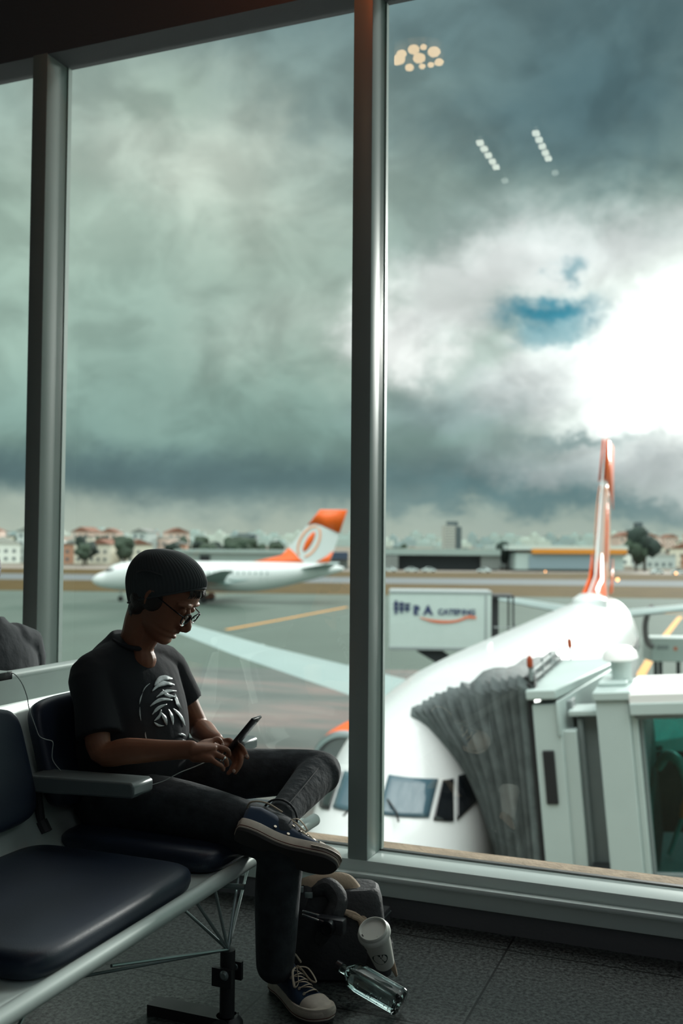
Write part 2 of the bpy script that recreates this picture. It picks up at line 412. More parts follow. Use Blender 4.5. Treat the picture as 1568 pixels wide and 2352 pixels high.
bm = BM(); tube(bm, [c+Vector((0, 0, .03)), (c.x, c.y, ZC)], .012, 8); obj('stem', bm, lamp_metal, t)
bm = BM(); ell(bm, c, (.035, .035, .035)); obj('bulb', bm, emit('orange_bulb', (255, 120, 50), 60), t)

# ------------------------------------------------------------ airport ground
def gquad(name, pts, m, z, th=.02, label=None):
    bm = BM(); prism(bm, [cf(l, d, z) for l, d in pts], (0, 0, -th)); o = struct(name, bm, m, smooth=False); return o
asph = mat('apron_concrete', (150, 160, 153), .85, 0, .25)
nt = asph.node_tree; b_ = nt.nodes['Principled BSDF']; tc = nt.nodes.new('ShaderNodeTexCoord')
mp = nt.nodes.new('ShaderNodeMapping'); mp.inputs['Rotation'].default_value = (0, 0, -YAW+.12); mp.inputs['Scale'].default_value = (.05, .17, .1); nt.links.new(tc.outputs['Object'], mp.inputs[0])
n = nt.nodes.new('ShaderNodeTexNoise'); n.inputs['Scale'].default_value = 1.6; n.inputs['Detail'].default_value = 6; n.inputs['Roughness'].default_value = .6; nt.links.new(mp.outputs[0], n.inputs['Vector'])
rp = nt.nodes.new('ShaderNodeValToRGB'); nt.links.new(n.outputs[0], rp.inputs[0]); e = rp.color_ramp.elements
e[0].position = .30; e[0].color = (*lin((70, 79, 76)), 1); e[1].position = .72; e[1].color = (*lin((132, 135, 127)), 1)
x = e.new(.48); x.color = (*lin((92, 98, 94)), 1); x = e.new(.58); x.color = (*lin((114, 103, 99)), 1)
nt.links.new(rp.outputs[0], b_.inputs['Base Color'])
far_asph = mat('taxiway_asphalt', (78, 92, 84), .85, 0, .25, var=.08, vscale=.08)
grass = mat('dry_grass', (80, 66, 36), .95, 0, .1, var=.18, vscale=.25, bump=.4, bscale=3)
runw = mat('runway_asphalt', (100, 106, 108), .9, 0, .2, var=.06, vscale=.05)
rwl = mat('light_kerb', (140, 133, 126), .9, 0, .2)
earth = mat('urban_ground', (120, 112, 100), .95, 0, .1, var=.3, vscale=.05)
gquad('apron', [(-60, 3), (70, 3), (70, 57), (-60, 64)], asph, GZ+.004)
gquad('taxiway', [(-260, 60), (260, 48), (260, 136), (-260, 186)], far_asph, GZ-.012)
gquad('grass_strip', [(-260, 183), (260, 133), (260, 186), (-260, 232)], grass, GZ+.01)
gquad('runway', [(-260, 230), (260, 184), (260, 222), (-260, 278)], runw, GZ+.005)
gquad('far_grass_strip', [(-260, 276), (300, 220), (300, 288), (-320, 336)], grass, GZ+.01)
gquad('perimeter_road', [(-320, 334), (300, 286), (400, 330), (-420, 372)], rwl, GZ+.005)
bm = BM()
prism(bm, [cf(-420, 370, GZ), cf(420, 328, GZ), cf(900, 1500, 6), cf(-900, 1500, 7)], (0, 0, -1)); struct('city_ground', bm, earth, smooth=False)
yl = mat('yellow_line_paint', (214, 150, 58), .7)
def line(pts, w, label):
    bm = BM()
    P = [Vector(p) for p in pts]; prev = None; rings = []
    for i, p in enumerate(P):
        t = (P[min(i+1, len(P)-1)]-P[max(i-1, 0)]).normalized(); s = Vector((-t.y, t.x, 0))*w/2
        rings.append([p+s, p-s, p-s-Vector((0, 0, .01)), p+s-Vector((0, 0, .01))])
    loft(bm, rings); o = obj('painted_line', bm, yl, smooth=False); tag(o, label, 'painted line', kind='structure')
zl = GZ+.02
line([at(436, 1456, Z=zl), at(512, 1462, Z=zl)], 1.5, 'orange yellow dash painted on the apron behind the seated person')
line([at(520, 1446, Z=zl), at(640, 1424, Z=zl), at(797, 1394, Z=zl)], .5, 'faint yellow taxi line on the apron')
line([at(1470, 1552, Z=zl), at(1512, 1480, Z=zl), at(1562, 1416, Z=zl)], .55, 'yellow stand line right of the near airliner')
line([at(1500, 1408, Z=zl), at(1600, 1410, Z=zl)], .6, 'yellow crossing line beyond the stand line')
# runway edge lamps
rl = emit('runway_lamp_glow', (255, 176, 110), 6)
for (x, y, s) in ((1351, 1341, .36), (1418, 1330, .34), (1552, 1315, .3), (1252, 1311, .22)):
    p = at(x, y+3, Z=GZ+.6)
    t = thing('runway_lamp', {1351: 'glowing orange runway lamp left of the near airliner tail', 1418: 'glowing orange runway lamp just right of the near airliner tail',
        1552: 'faint orange runway lamp at the right edge of the grass', 1252: 'faint orange lamp before the white hangar'}[x], 'lamp', (p.x, p.y, GZ))
    bm = BM(); lathe(bm, [(.12, 0), (.12, .05), (.05, .06), (.05, .5)], 10, Matrix.Translation((p.x, p.y, GZ))); obj('stem', bm, lamp_metal, t)
    bm = BM(); ell(bm, (p.x, p.y, GZ+.75), (s, s, s)); obj('globe', bm, rl, t)

# ------------------------------------------------------------ airliners
white = mat('aircraft_white', (218, 220, 220), .28, 0, .5, coat=.4, coatr=.12)
orange = mat('aircraft_orange', (240, 98, 16), .35, 0, .5)
wingm = mat('wing_grey', (146, 164, 162), .4, 0, .5, var=.04, vscale=.6)
dkglass = mat('cockpit_glass', (16, 20, 24), .08, 0, .8)
tyre = mat('tyre_rubber', (22, 22, 23), .8)
bare = mat('bare_metal', (150, 156, 158), .3, .9)
dark_in = mat('dark_interior', (10, 11, 12), .8)
navy_ink = mat('navy_ink', (44, 54, 96), .5)
def airliner(name, label, K=1.0, near=False):
    """local frame: nose at the origin, fuselage along -x, port = +y, z up from the tarmac; K stretches the cabin"""
    root = thing(name, label, 'airplane')
    L = 39.5*K; mid = 26*K if K < 1 else 26
    sec = [(0, .03, 2.85, 2.75), (.12, .28, 3.08, 2.5), (.4, .56, 3.38, 2.25), (.8, .82, 3.63, 2.02), (1.3, .98, 3.84, 1.84), (1.75, 1.08, 4.0, 1.75), (2.2, 1.16, 4.38, 1.68), (2.75, 1.26, 4.78, 1.6),
           (3.5, 1.40, 5.05, 1.52), (4.5, 1.56, 5.24, 1.46), (6, 1.74, 5.38, 1.4), (8.5, 1.86, 5.45, 1.4), (16, 1.88, 5.45, 1.4)]
    tail = [(0, 1.88, 5.45, 1.4), (2, 1.87, 5.45, 1.5), (5, 1.72, 5.44, 2.0), (8, 1.35, 5.38, 2.75), (11, .82, 5.2, 3.55), (12.8, .42, 5.0, 4.1), (13.5, .15, 4.8, 4.4)]
    sec += [(L-13.5+a, b, c, d) for a, b, c, d in tail]
    P = catmull([Vector((-s, w, 0)) for s, w, a, b in sec], 3); Q = catmull([Vector((-s, a, b)) for s, w, a, b in sec], 3)
    rings = []
    for p, q in zip(P, Q):
        zc = (q.y+q.z)/2; hh = (q.y-q.z)/2
        rings.append([Vector((p.x, p.y*math.cos(2*math.pi*k/48), zc+hh*math.sin(2*math.pi*k/48))) for k in range(48)])
    bm = BM(); loft(bm, rings)
    tmp = bm.copy(); bmesh.ops.recalc_face_normals(tmp, faces=tmp.faces); bvh = BVHTree.FromBMesh(tmp)
    obj('fuselage', bm, white, root, local=True, auto=60)
    def decal(nm, poly, d, m, off=.018, cuts=6, parent=root, tri=True):
        """flat polygon (3-D points, root space) thrown along d on to the hull"""
        b = BM(); vs = [b.verts.new(p) for p in poly]; f = b.faces.new(vs)
        bmesh.ops.triangulate(b, faces=b.faces)
        bmesh.ops.subdivide_edges(b, edges=b.edges, cuts=cuts, use_grid_fill=True)
        d = Vector(d).normalized()
        for v in b.verts:
            h = bvh.ray_cast(v.co - d*30, d)
            if h[0] is not None: v.co = h[0] + (h[1] if h[1].dot(d) < 0 else -h[1])*off
        return obj(nm, b, m, parent, local=True, solid=.012)
    # cockpit windows: thrown back on to the nose
    for sgn in (1, -1):
        for poly in ([(.04, 4.04), (.64, 4.0), (.64, 4.38), (.04, 4.43)],
                     [(.69, 3.97), (.90, 3.92), (.80, 4.36), (.69, 4.36)],
                     [(.93, 3.92), (1.12, 4.10), (1.03, 4.38), (.84, 4.38)]):
            decal('cockpit_window', [Vector((0, sgn*y, z)) for y, z in poly], (-1, 0, 0), dkglass if (near and poly[0][0] > .2) or not near else M.setdefault('wind', mat('windscreen_glass', (70, 96, 108), .06, 0, .9)))
    # wipers
    if near:
        for sgn in (1, -1):
            b = BM(); tube(b, [(-1.62, sgn*.36, 4.03), (-1.75, sgn*.30, 4.10), (-1.95, sgn*.12, 4.2)], .014, 6); obj('wiper', b, tyre, root, local=True)
        for y0 in (.2,):
            b = BM(); ell(b, (-3.0, .36, 4.2), (.1, .22, .07)); obj('sun_visor', b, M.setdefault('visor', mat('visor_pale', (150, 200, 215), .5)), root, local=True)
    # cabin windows
    for sgn in (1, -1):
        if near and sgn < 0: continue
        ncab = int((L-15.5)/.78)
        for k in range(ncab):
            s = 6.6 + k*.78
            b = BM(); tmpm = Matrix.Translation((-s, 0, 3.95))
            pts = [Vector((-s+.12*math.cos(a), 0, 3.95+.19*math.sin(a))) for a in [2*math.pi*q/10 for q in range(10)]]
            for p in pts:
                h = bvh.ray_cast(p + Vector((0, sgn*10, 0)), Vector((0, -sgn, 0))); p.y = (h[0].y if h[0] else 1.88*sgn) + .015*sgn
            b.faces.new([b.verts.new(p) for p in pts]); obj('cabin_window', b, dkglass if near else M.setdefault('cw', mat('cabin_window_glass', (96, 118, 122), .3)), root, local=True, solid=.01)
    # doors outline
    for sgn in (1, -1):
        for s in (5.2, L-10.5):
            b = BM()
            for (a0, a1, z0, z1) in ((-.43, -.40, 2.75, 4.6), (.40, .43, 2.75, 4.6), (-.43, .43, 4.57, 4.6)):
                pts = [Vector((-s+a0, 0, z0)), Vector((-s+a1, 0, z0)), Vector((-s+a1, 0, z1)), Vector((-s+a0, 0, z1))]
                zs = [z0+(z1-z0)*q/6 for q in range(7)]
                ring = []
                for z in zs:
                    row = []
                    for a in (a0, a1):
                        h = bvh.ray_cast(Vector((-s+a, sgn*10, z)), Vector((0, -sgn, 0))); y = h[0].y if h[0] else sgn*1.88
                        row += [Vector((-s+a, y+.012*sgn, z)), Vector((-s+a, y-.01*sgn, z))]
                    ring.append([row[0], row[2], row[3], row[1]])
                loft(b, ring)
            obj('door_outline', b, wingm, root, local=True)
    # wings
    ws = 13.2*K if K < 1 else 15.0     # root leading edge station
    for sgn in (1, -1):
        rings = []
        for (y, le, ch, z, th) in ((1.2, 0, 7.6, 2.3, .9), (1.9, .5, 7.1, 2.45, .8), (5.0, 2.4, 4.9, 2.9, .5), (11, 5.5, 3.0, 3.75, .3), (16.0, 8.35, 1.55, 4.55, .16), (16.5, 8.9, 1.1, 4.62, .08)):
            r = []
            for k in range(20):
                a = 2*math.pi*k/20; cx = .5+.5*math.cos(a); t = (1-cx)**.5*(cx*1.0+.12) if False else math.sin(a)*(.55*(cx)**.55*(1.25-cx)+.02)
                r.append(Vector((-(ws+le+ch*cx), sgn*y, z+th*t)))
            rings.append(r)
        b = BM(); loft(b, rings); w_ = obj('wing', b, wingm, root, local=True)
        for fy in (4.0, 8.0, 12.5):
            xx = -(ws + .5 + (fy-1.9)*.56 + 4.2 - fy*.1); b = BM()
            tube(b, [(xx+.6, sgn*fy, 2.1+.125*(fy-1.9)), (xx-.5, sgn*fy, 2.0+.125*(fy-1.9)), (xx-2, sgn*fy, 2.15+.125*(fy-1.9))], [.08, .2, .05], 10, smooth=4, dome=True); obj('flap_fairing', b, wingm, w_, local=True)
        # engine
        ey = 4.83*sgn; ex = -(ws-.6 if near else ws-.4); ez = 1.62
        mt = Matrix.Translation((ex, ey, ez)) @ Matrix.Rotation(-math.pi/2, 4, 'Y')
        b = BM(); lathe(b, [(.80, .35), (.78, .1), (.84, 0), (.93, .03), (.99, .15)], 36, Matrix.Translation((ex, ey, ez)) @ Matrix.Rotation(-math.pi/2, 4, 'Y')); 
        en = obj('engine', b, bare, root, local=True)
        b = BM(); lathe(b, [(.985, .16), (1.05, .7), (1.07, 1.6), (.98, 2.8), (.80, 3.5), (.72, 3.5), (.7, 3.2)], 36, mt); obj('cowl', b, orange if near else white, en, local=True)
        b = BM(); lathe(b, [(.79, .5), (.79, .52), (.02, .52)], 36, mt); obj('intake_fan', b, dark_in, en, local=True)
        b = BM(); lathe(b, [(.02, .12), (.12, .25), (.22, .5)], 16, mt); obj('spinner', b, bare, en, local=True)
        b = BM(); lathe(b, [(.5, 3.3), (.42, 4.2), (.3, 4.4), (.05, 4.9)], 20, mt); obj('exhaust_cone', b, bare, en, local=True)
        b = BM(); prism(b, [(ex-.9, ey-.15, ez+.9), (ex-4.6, ey-.15, ez+.7), (ex-4.2, ey-.15, ez+1.25), (ex-2, ey-.15, ez+1.2)], (0, .3, 0)); obj('pylon', b, white, en, local=True)
    # horizontal stabilisers
    for sgn in (1, -1):
        rings = []
        for (y, s, ch, z, th) in ((.3, L-6.2, 4.2, 4.5, .34), (7.1, L-2.2, 1.5, 5.3, .14), (7.2, L-2.0, 1.1, 5.3, .06)):
            rings.append([Vector((-(s+ch*(.5+.5*math.cos(2*math.pi*k/14))), sgn*y, z+th*math.sin(2*math.pi*k/14)/2)) for k in range(14)])
        b = BM(); loft(b, rings); obj('stabiliser', b, wingm, root, local=True)
    # fin with the orange and white livery: the fin outline cut in bands
    def fin_le(z): # leading edge station at height z
        return L-9.0 + (z-5.3)*.80 if z > 6.3 else L-12.6 + max(0, (z-5.35))*4.4*1.0
    def fin_te(z): return L-1.9 + (z-5.3)*.33
    def fin_slab(nm, zs, le, te, m, par):
        rings = []
        for z in zs:
            a, c_ = le(z), te(z); th = .22*(1-(z-5.3)/7.2*.6)
            if c_-a < .05: c_ = a+.05
            rings.append([Vector((-(a+(c_-a)*u), v*th, z)) for u, v in ((0, .15), (.25, 1), (.6, .85), (1, .08), (1, -.08), (.6, -.85), (.25, -1), (0, -.15))])
        b = BM(); loft(b, rings); return obj(nm, b, m, par, local=True, auto=25)
    fin = fin_slab('fin', [5.1, 5.5, 5.8, 6.1, 6.35, 7, 8, 9, 10, 11, 12.3, 12.5], fin_le, fin_te, white, root)
    def decal_fin(nm, pts, m, sgn, y=.235):
        b = BM()
        f = b.faces.new([b.verts.new(Vector((-s, sgn*(y - (z-5.3)*.0185), z))) for s, z in pts]); obj(nm, b, m, fin, local=True, solid=.02)
    for sgn in (1, -1):
        # orange tip
        zt = 10.35
        decal_fin('orange_tip', [(fin_le(zt)+.05, zt), (fin_le(12.45)+.05, 12.45), (fin_te(12.45)-.02, 12.45), (fin_te(11)-.02, 11.0), (fin_te(9.3)-.02, 9.3)] +
                  [(fin_te(9.3)-.3-(fin_te(9.3)-.3-fin_le(zt)-.4)*q, 9.3+(zt+.25-9.3)*math.sin(q*math.pi/2)) for q in (.3, .6, .85)], orange, sgn)
        # orange dorsal sweep
        decal_fin('orange_root', [(fin_le(5.42)+.1, 5.42), (fin_le(5.9)+.06, 5.9), (fin_le(6.3)+.06, 6.3), (fin_le(7.3)+.05, 7.3), (fin_le(7.3)+.9, 6.6), (fin_le(7.3)+1.5, 5.9), (fin_le(7.3)+2.1, 5.42)], orange, sgn)
        decal_fin('orange_heel', [(fin_te(5.42)-1.9, 5.42), (fin_te(5.42)-.05, 5.42), (fin_te(7.0)-.03, 7.0), (fin_te(6.5)-.8, 6.2)], orange, sgn)
        # slanted oval emblem: ring, with a solid oval inside
        cx, cz = L-4.65, 8.15; ax = Vector((.55, 1)).normalized(); bx = Vector((ax.y, -ax.x))
        def oval(a, b_, n=30, ph=0): return [Vector((cx, cz)) + ax*a*math.cos(2*math.pi*k/n) + bx*b_*math.sin(2*math.pi*k/n) for k in range(n)]
        yy = .245
        o1, o2 = oval(2.35, 1.32), oval(2.1, 1.05)
        b = BM(); V1 = [b.verts.new(Vector((-p.x, sgn*(yy-(p.y-5.3)*.0185), p.y))) for p in o1]; V2 = [b.verts.new(Vector((-p.x, sgn*(yy-(p.y-5.3)*.0185), p.y))) for p in o2]
        for k in range(30):
            if 1 <= k % 15 <= 12 or k > 15: b.faces.new((V1[k], V1[(k+1) % 30], V2[(k+1) % 30], V2[k]))
        obj('emblem_ring', b, M.setdefault('lo', mat('pale_orange', (244, 168, 128), .4)), fin, local=True, solid=.02)
        b = BM(); b.faces.new([b.verts.new(Vector((-p.x, sgn*(yy+.004-(p.y-5.3)*.0185), p.y))) for p in oval(1.5, .42)]); obj('emblem_oval', b, orange, fin, local=True, solid=.02)
    if near:
        b = BM(); lathe(b, [(.02, .42), (.35, .38), (.6, .2), (.66, -.1)], 20, Matrix.Translation((-27.5, .15, 5.38)) @ Matrix.Diagonal((1.9, 1, 1, 1))); obj('antenna_dome', b, white, root, local=True)
        for s_ in (9,): b = BM(); prism(b, [(-s_, -.02, 5.4), (-s_-.4, -.02, 5.4), (-s_-.42, -.02, 5.55), (-s_-.25, -.02, 5.55)], (0, .04, 0)); obj('blade_antenna', b, white, root, local=True)
    # landing gear
    for (s, y, rr) in ((3.9 if K >= 1 else 3.9, 0, .34), (ws+4.3, 2.86, .56), (ws+4.3, -2.86, .56)):
        b = BM(); tube(b, [(-s, y, rr), (-s, y, 1.9)], .09, 10); g = obj('landing_gear', b, bare, root, local=True)
        for q in (-1, 1):
            b = BM(); lathe(b, [(rr*.4, -.11), (rr*.9, -.13), (rr, -.07), (rr, .07), (rr*.9, .13), (rr*.4, .11)], 24, Matrix.Translation((-s, y+q*(.2 if y == 0 else .43), rr)) @ Matrix.Rotation(math.pi/2, 4, 'X')); obj('wheel', b, tyre, g, local=True)
    return root, bvh
def place(root, l, d, dl, dd):
    v = RT0*dl + FWH*dd; root.location = cf(l, d, GZ); root.rotation_euler = (0, 0, math.atan2(v.y, v.x))
far_plane, _ = airliner('airliner', 'white airliner parked side on beyond the seated person, orange emblem tail', K=.855)
place(far_plane, -33.4, 134, -.9995, .03)
near_plane, NB = airliner('airliner', 'large white airliner nose on at the jet bridge, nearest the window', K=1.0, near=True)
PD = Vector((.334, .942)).normalized()
place(near_plane, -.15, 11.0, -PD.x, -PD.y)

# ------------------------------------------------------------ catering truck with the raised box
def frame_cf(l, d, ang, z=GZ):
    """matrix: local x = to the right turned by ang, y = away, z up"""
    return Matrix.Translation(cf(l, d, z)) @ Matrix.Rotation(YAW+ang, 4, 'Z')
tw = mat('truck_box_white', (196, 208, 204), .45, var=.02, vscale=2)
tdk = mat('truck_dark_steel', (34, 38, 40), .6)
tfr = mat('truck_frame_grey', (150, 158, 158), .5)
TL, TD, TA = 2.1, 43.0, R(-4)
tr = thing('catering_truck', 'catering truck with its white box raised on a scissor lift beside the near airliner', 'truck')
tr.matrix_world = frame_cf(TL, TD, TA); ZB = 3.15; BL = 4.35
def tbox(nm, m, *a, par=tr, **k): b = BM(); box(b, *a); return obj(nm, b, m, par, local=True, bevel=.02, **k)
cb = tbox('cargo_box', tw, 0, BL, 0, 2.4, ZB, ZB+2.38)
tbox('box_trim', tfr, -.03, BL+.03, -.03, 2.43, ZB+2.30, ZB+2.42, par=cb)
tbox('box_trim', tfr, -.03, BL+.03, -.03, 2.43, ZB-.12, ZB+.03, par=cb)
tbox('box_trim', tfr, BL-.28, BL-.2, -.04, .02, ZB, ZB+2.3, par=cb)
b = BM()
box(b, BL+.15, BL+.95, .1, 2.3, ZB-.05, ZB+.08); box(b, BL+.9, BL+.98, .1, .2, ZB, ZB+2.2); box(b, BL+.9, BL+.98, 2.2, 2.3, ZB, ZB+2.2); box(b, BL+.1, BL+.98, .1, 2.3, ZB+2.15, ZB+2.25)
box(b, BL+.05, BL+.35, .5, 2.2, ZB, ZB+2.1)
obj('front_platform', b, tdk, tr, local=True)
b = BM(); tube(b, [(BL+.1, 0, ZB+.9), (BL+1.0, 0, ZB+.9)], .03, 6); tube(b, [(BL+.1, 0, ZB+.1), (BL+1.0, 0, ZB+.9)], .03, 6); tube(b, [(BL+1.0, 0, ZB), (BL+1.0, 0, ZB+1.1)], .03, 6); obj('guard_rail', b, tfr, tr, local=True)
for y in (.35, 1.9):
    for (x0, z0, x1, z1) in ((1.2, ZB-.15, 4.4, 1.15), (4.4, ZB-.15, 1.2, 1.15)):
        b = BM(); d = Vector((x1-x0, 0, z1-z0)); tube(b, [(x0, y, z0), (x1, y, z1)], (.06, .17)[:1][0], 8); obj('scissor_arm', b, tdk, tr, local=True)
for x0, x1 in ((.9, 1.9),):
    b = BM(); prism(b, [(1.1, .2, ZB-.1), (2.2, .2, ZB-.1), (4.6, .2, 1.4), (4.0, .2, 1.2)], (0, .3, 0)); obj('lift_arm', b, tdk, tr, local=True)
tbox('chassis', tdk, -.2, 6.4, .2, 2.2, .75, 1.1)
cab = tbox('cab', tw, 5.0, 6.6, .1, 2.3, .5, 2.5)
tbox('cab_window', dkglass, 5.4, 6.2, .08, .12, 1.6, 2.2, par=cab)
for x in (.8, 5.6):
    for y in (.2, 2.1):
        b = BM(); lathe(b, [(.1, -.13), (.42, -.13), (.46, -.08), (.46, .08), (.42, .13), (.1, .13)], 20, Matrix.Translation((x, y, .46)) @ Matrix.Rotation(math.pi/2, 4, 'X')); obj('wheel', b, tyre, tr, local=True)
mt = Matrix.Translation((1.02, -.03, ZB+1.42)) @ Matrix.Rotation(math.pi/2, 4, 'X')
text_mesh('R A', .52, navy_ink, 'lettering', cb, mt, .004, bold=.03)
mt = Matrix.Translation((1.02+1.05, -.03, ZB+1.42)) @ Matrix.Rotation(math.pi/2, 4, 'X')
text_mesh('CATERING', .33, navy_ink, 'lettering', cb, mt, .004, bold=.012)
b = BM()
for k in range(3):
    box(b, .22+k*.24, .34+k*.24, -.035, -.02, ZB+1.42+.05*k, ZB+2.0-.06*k)
box(b, .16, .9, -.035, -.02, ZB+1.62, ZB+1.70); box(b, .16, .9, -.035, -.02, ZB+1.80, ZB+1.88)
obj('logo_mark', b, navy_ink, cb, local=True)
b = BM(); tube(b, [(1.3, -.03, ZB+1.27), (2.0, -.03, ZB+1.12), (2.8, -.03, ZB+1.14), (3.5, -.03, ZB+1.38)], [(.01, .02), (.01, .07), (.01, .06), (.01, .05)], 6, smooth=5); box(b, 3.2, 3.7, -.04, -.02, ZB+1.26, ZB+1.36)
obj('logo_swoosh', b, M.setdefault('sw', mat('swoosh_red', (222, 120, 86), .5)), cb, local=True)

# ------------------------------------------------------------ service unit with a hose, right of the near airliner
su = thing('ground_service_unit', 'pale boxy ground service unit on legs with a bent hose, right of the near airliner', 'service cart')
su.matrix_world = frame_cf(0, 0, 0); SZ = 46
def P2(px, py, d=SZ): v = at(px, py, D=d); return su.matrix_world.inverted() @ v
a = P2(1496, 1520); c_ = P2(1600, 1466)
b = BM(); box(b, a.x, c_.x, a.y, a.y+1.4, a.z, c_.z); obj('cabinet', b, tw, su, local=True, bevel=.04)
q1 = P2(1508, 1482); q2 = P2(1535, 1492); b = BM(); box(b, q1.x, q2.x, a.y-.02, a.y, q2.z, q1.z); obj('label_plate', b, tfr, su, local=True)
q1 = P2(1547, 1486); q2 = P2(1555, 1494); b = BM(); box(b, q1.x, q2.x, a.y-.02, a.y, q2.z, q1.z); obj('red_mark', b, M['swoosh_red'], su, local=True)
for px in (1508, 1519, 1560):
    t_ = P2(px, 1520); b = BM(); box(b, t_.x-.07, t_.x+.07, a.y+.1, a.y+.25, 0, t_.z); obj('leg', b, tdk, su, local=True)
b = BM(); tube(b, [P2(1500, 1392), P2(1490, 1402), P2(1482, 1430), P2(1482, 1455), P2(1488, 1478), P2(1500, 1486)], .13, 10, smooth=5); obj('hose', b, M.setdefault('hs', mat('hose_grey', (120, 118, 118), .7)), su, local=True)

# ------------------------------------------------------------ hangars, city
def cbox(bm, pxl, pxr, pyt, pyb, d, dep, lat_shift=0):
    """block at distance d filling a span of the skyline"""
    l0 = (pxl-784)/F*d; l1 = (pxr-784)/F*d
    a = (pxl+pxr)/2; hy = 1258+(a-784)*.0079
    z0 = EYE-(pyb-hy)/F*d; z1 = EYE-(pyt-hy)/F*d
    p = [cf(l0, d, z0), cf(l1, d, z0), cf(l1, d+dep, z0), cf(l0, d+dep, z0)]
    hexa(bm, p, [q+Vector((0, 0, z1-z0)) for q in p]); return z0, z1
def hangar(label, spec, loc):
    t = thing('hangar', label, 'building', loc)
    for nm, m, a in spec: b = BM(); cbox(b, *a); obj(nm, b, m, t, smooth=False)
    return t
hroof = mat('hangar_roof_grey', (150, 164, 160), .6); hdark = mat('hangar_open_front', (28, 34, 38), .8); hwhite = mat('hangar_white_sheet', (176, 190, 188), .6, var=.05, vscale=.05)
horange = mat('hangar_orange_band', (216, 136, 32), .6); hgrey = mat('hangar_grey_wall', (120, 124, 122), .8); hblue = mat('hangar_blue_roof', (48, 62, 84), .6)
hangar('long low grey roofed hangar with a dark open front', [('roof', hroof, (882, 1150, 1261, 1275, 335, 50)), ('wall', hdark, (890, 1142, 1274, 1309, 338, 40)), ('side_wall', hgrey, (882, 915, 1276, 1308, 334, 20)), ('side_wall', hgrey, (1105, 1148, 1276, 1308, 336, 20))], cf(15, 335, GZ))
hangar('white hangar with an orange band under its roof', [('roof', mat('hangar_pale_roof', (198, 208, 204), .6), (1170, 1442, 1253, 1264, 330, 60)), ('orange_band', horange, (1222, 1440, 1262, 1272, 329.5, 50)), ('wall', hwhite, (1184, 1432, 1271, 1309, 331, 50)), ('door_panel', mat('hangar_door_grey', (132, 150, 160), .6), (1215, 1405, 1276, 1307, 330.5, .5))], cf(60, 331, GZ))
hangar('pale flat roofed terminal block behind the far airliner', [('roof', hroof, (400, 655, 1263, 1270, 340, 40)), ('wall', hwhite, (405, 650, 1269, 1300, 342, 30)), ('doorway', hdark, (460, 482, 1276, 1296, 341, 2))], cf(-20, 342, GZ))
hangar('low shed with a dark blue roof behind the orange tail', [('roof', hblue, (662, 800, 1268, 1284, 345, 40)), ('wall', hgrey, (668, 800, 1284, 1306, 348, 30))], cf(0, 348, GZ))
# towers
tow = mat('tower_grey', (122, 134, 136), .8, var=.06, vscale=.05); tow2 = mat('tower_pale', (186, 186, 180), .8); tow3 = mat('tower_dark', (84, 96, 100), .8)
def win_tower(label, pxl, pxr, pyt, d, m, top=None, rows=14, cols=5, side=None):
    c0 = cf((pxl-784)/F*d, d, 0); t = thing('apartment_tower', label, 'building', c0)
    b = BM(); z0, z1 = cbox(b, pxl, pxr, pyt, 1300, d, 25); obj('wall', b, m, t, smooth=False)
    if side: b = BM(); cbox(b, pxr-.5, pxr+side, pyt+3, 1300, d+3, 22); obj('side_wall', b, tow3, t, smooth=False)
    if top: b = BM(); cbox(b, top[0], top[1], top[2], pyt+1, d+4, 12); obj('roof_block', b, tow3, t, smooth=False)
    b = BM(); hh = (1296-pyt)/rows; ww = (pxr-pxl)/cols
    for i in range(rows):
        for j in range(cols): cbox(b, pxl+ww*(j+.28), pxl+ww*(j+.72), pyt+hh*(i+.3), pyt+hh*(i+.72), d-.3, .3)
    obj('window_grid', b, tow3, t, smooth=False); return t
win_tower('tall pale apartment tower with a stepped top right of the centre mullion', 1021, 1046, 1207, 900, tow2, (1028, 1052, 1198), side=14)
win_tower('broad grey apartment block above the seated person', 545, 574, 1225, 1000, tow, None, side=14)
win_tower('dark tower with a pointed top near the right edge', 1460, 1478, 1216, 700, tow3, (1466, 1476, 1200), side=12)
random.seed(3)
cols_b = [mat('house_render_%s' % n_, c, .85, var=.04, vscale=.3) for n_, c in (('white', (236, 238, 232)), ('cream', (226, 220, 204)), ('pink', (216, 190, 178)), ('grey', (190, 198, 196)), ('rust', (188, 140, 116)))]
roofs = [mat('tile_roof', (128, 90, 74), .9), mat('slab_roof', (126, 128, 124), .9), mat('pale_roof', (184, 184, 178), .9)]
def house(m, rm, w, h, dp, gable):
    cn = m.name.split('_')[-1]; rn = {'tile_roof': 'tiled', 'slab_roof': 'grey', 'pale_roof': 'pale'}[rm.name]
    t = thing('house', '%s walled house, %s %s roof, %s' % (cn, rn, 'pitched' if gable else 'flat', 'tall' if h > 9 else 'low' if h < 6 else 'mid height'), 'house', group='houses beyond the runway')
    b = BM(); box(b, -w/2, w/2, 0, dp, -3, h); obj('wall', b, m, t, local=True, smooth=False)
    b = BM()
    if gable: prism(b, [(-w/2-.4, -.4, h), (w/2+.4, -.4, h), (0, -.4, h+w*.22)], (0, dp+.8, 0))
    else: box(b, -w/2-.2, w/2+.2, -.2, dp+.2, h, h+.5)
    obj('roof', b, rm, t, local=True, smooth=False)
    b = BM()
    for i in range(int(h//3)):
        for j in range(int(w//3)): box(b, -w/2+1+j*3, -w/2+2.2+j*3, -.05, 0, 1+i*3, 2.3+i*3)
    obj('window_grid', b, tow3, t, local=True, smooth=False); return t
def hill(l, d): # height of the city ground
    t = max(0, (d-350)/1150); return GZ + t*13
base_lab = {}
H = [house(cols_b[i % 5], roofs[(i*2+1) % 3], 7+3*(i % 3), 5+2.5*(i % 4), 9, i % 2) for i in range(10)]
used = set()
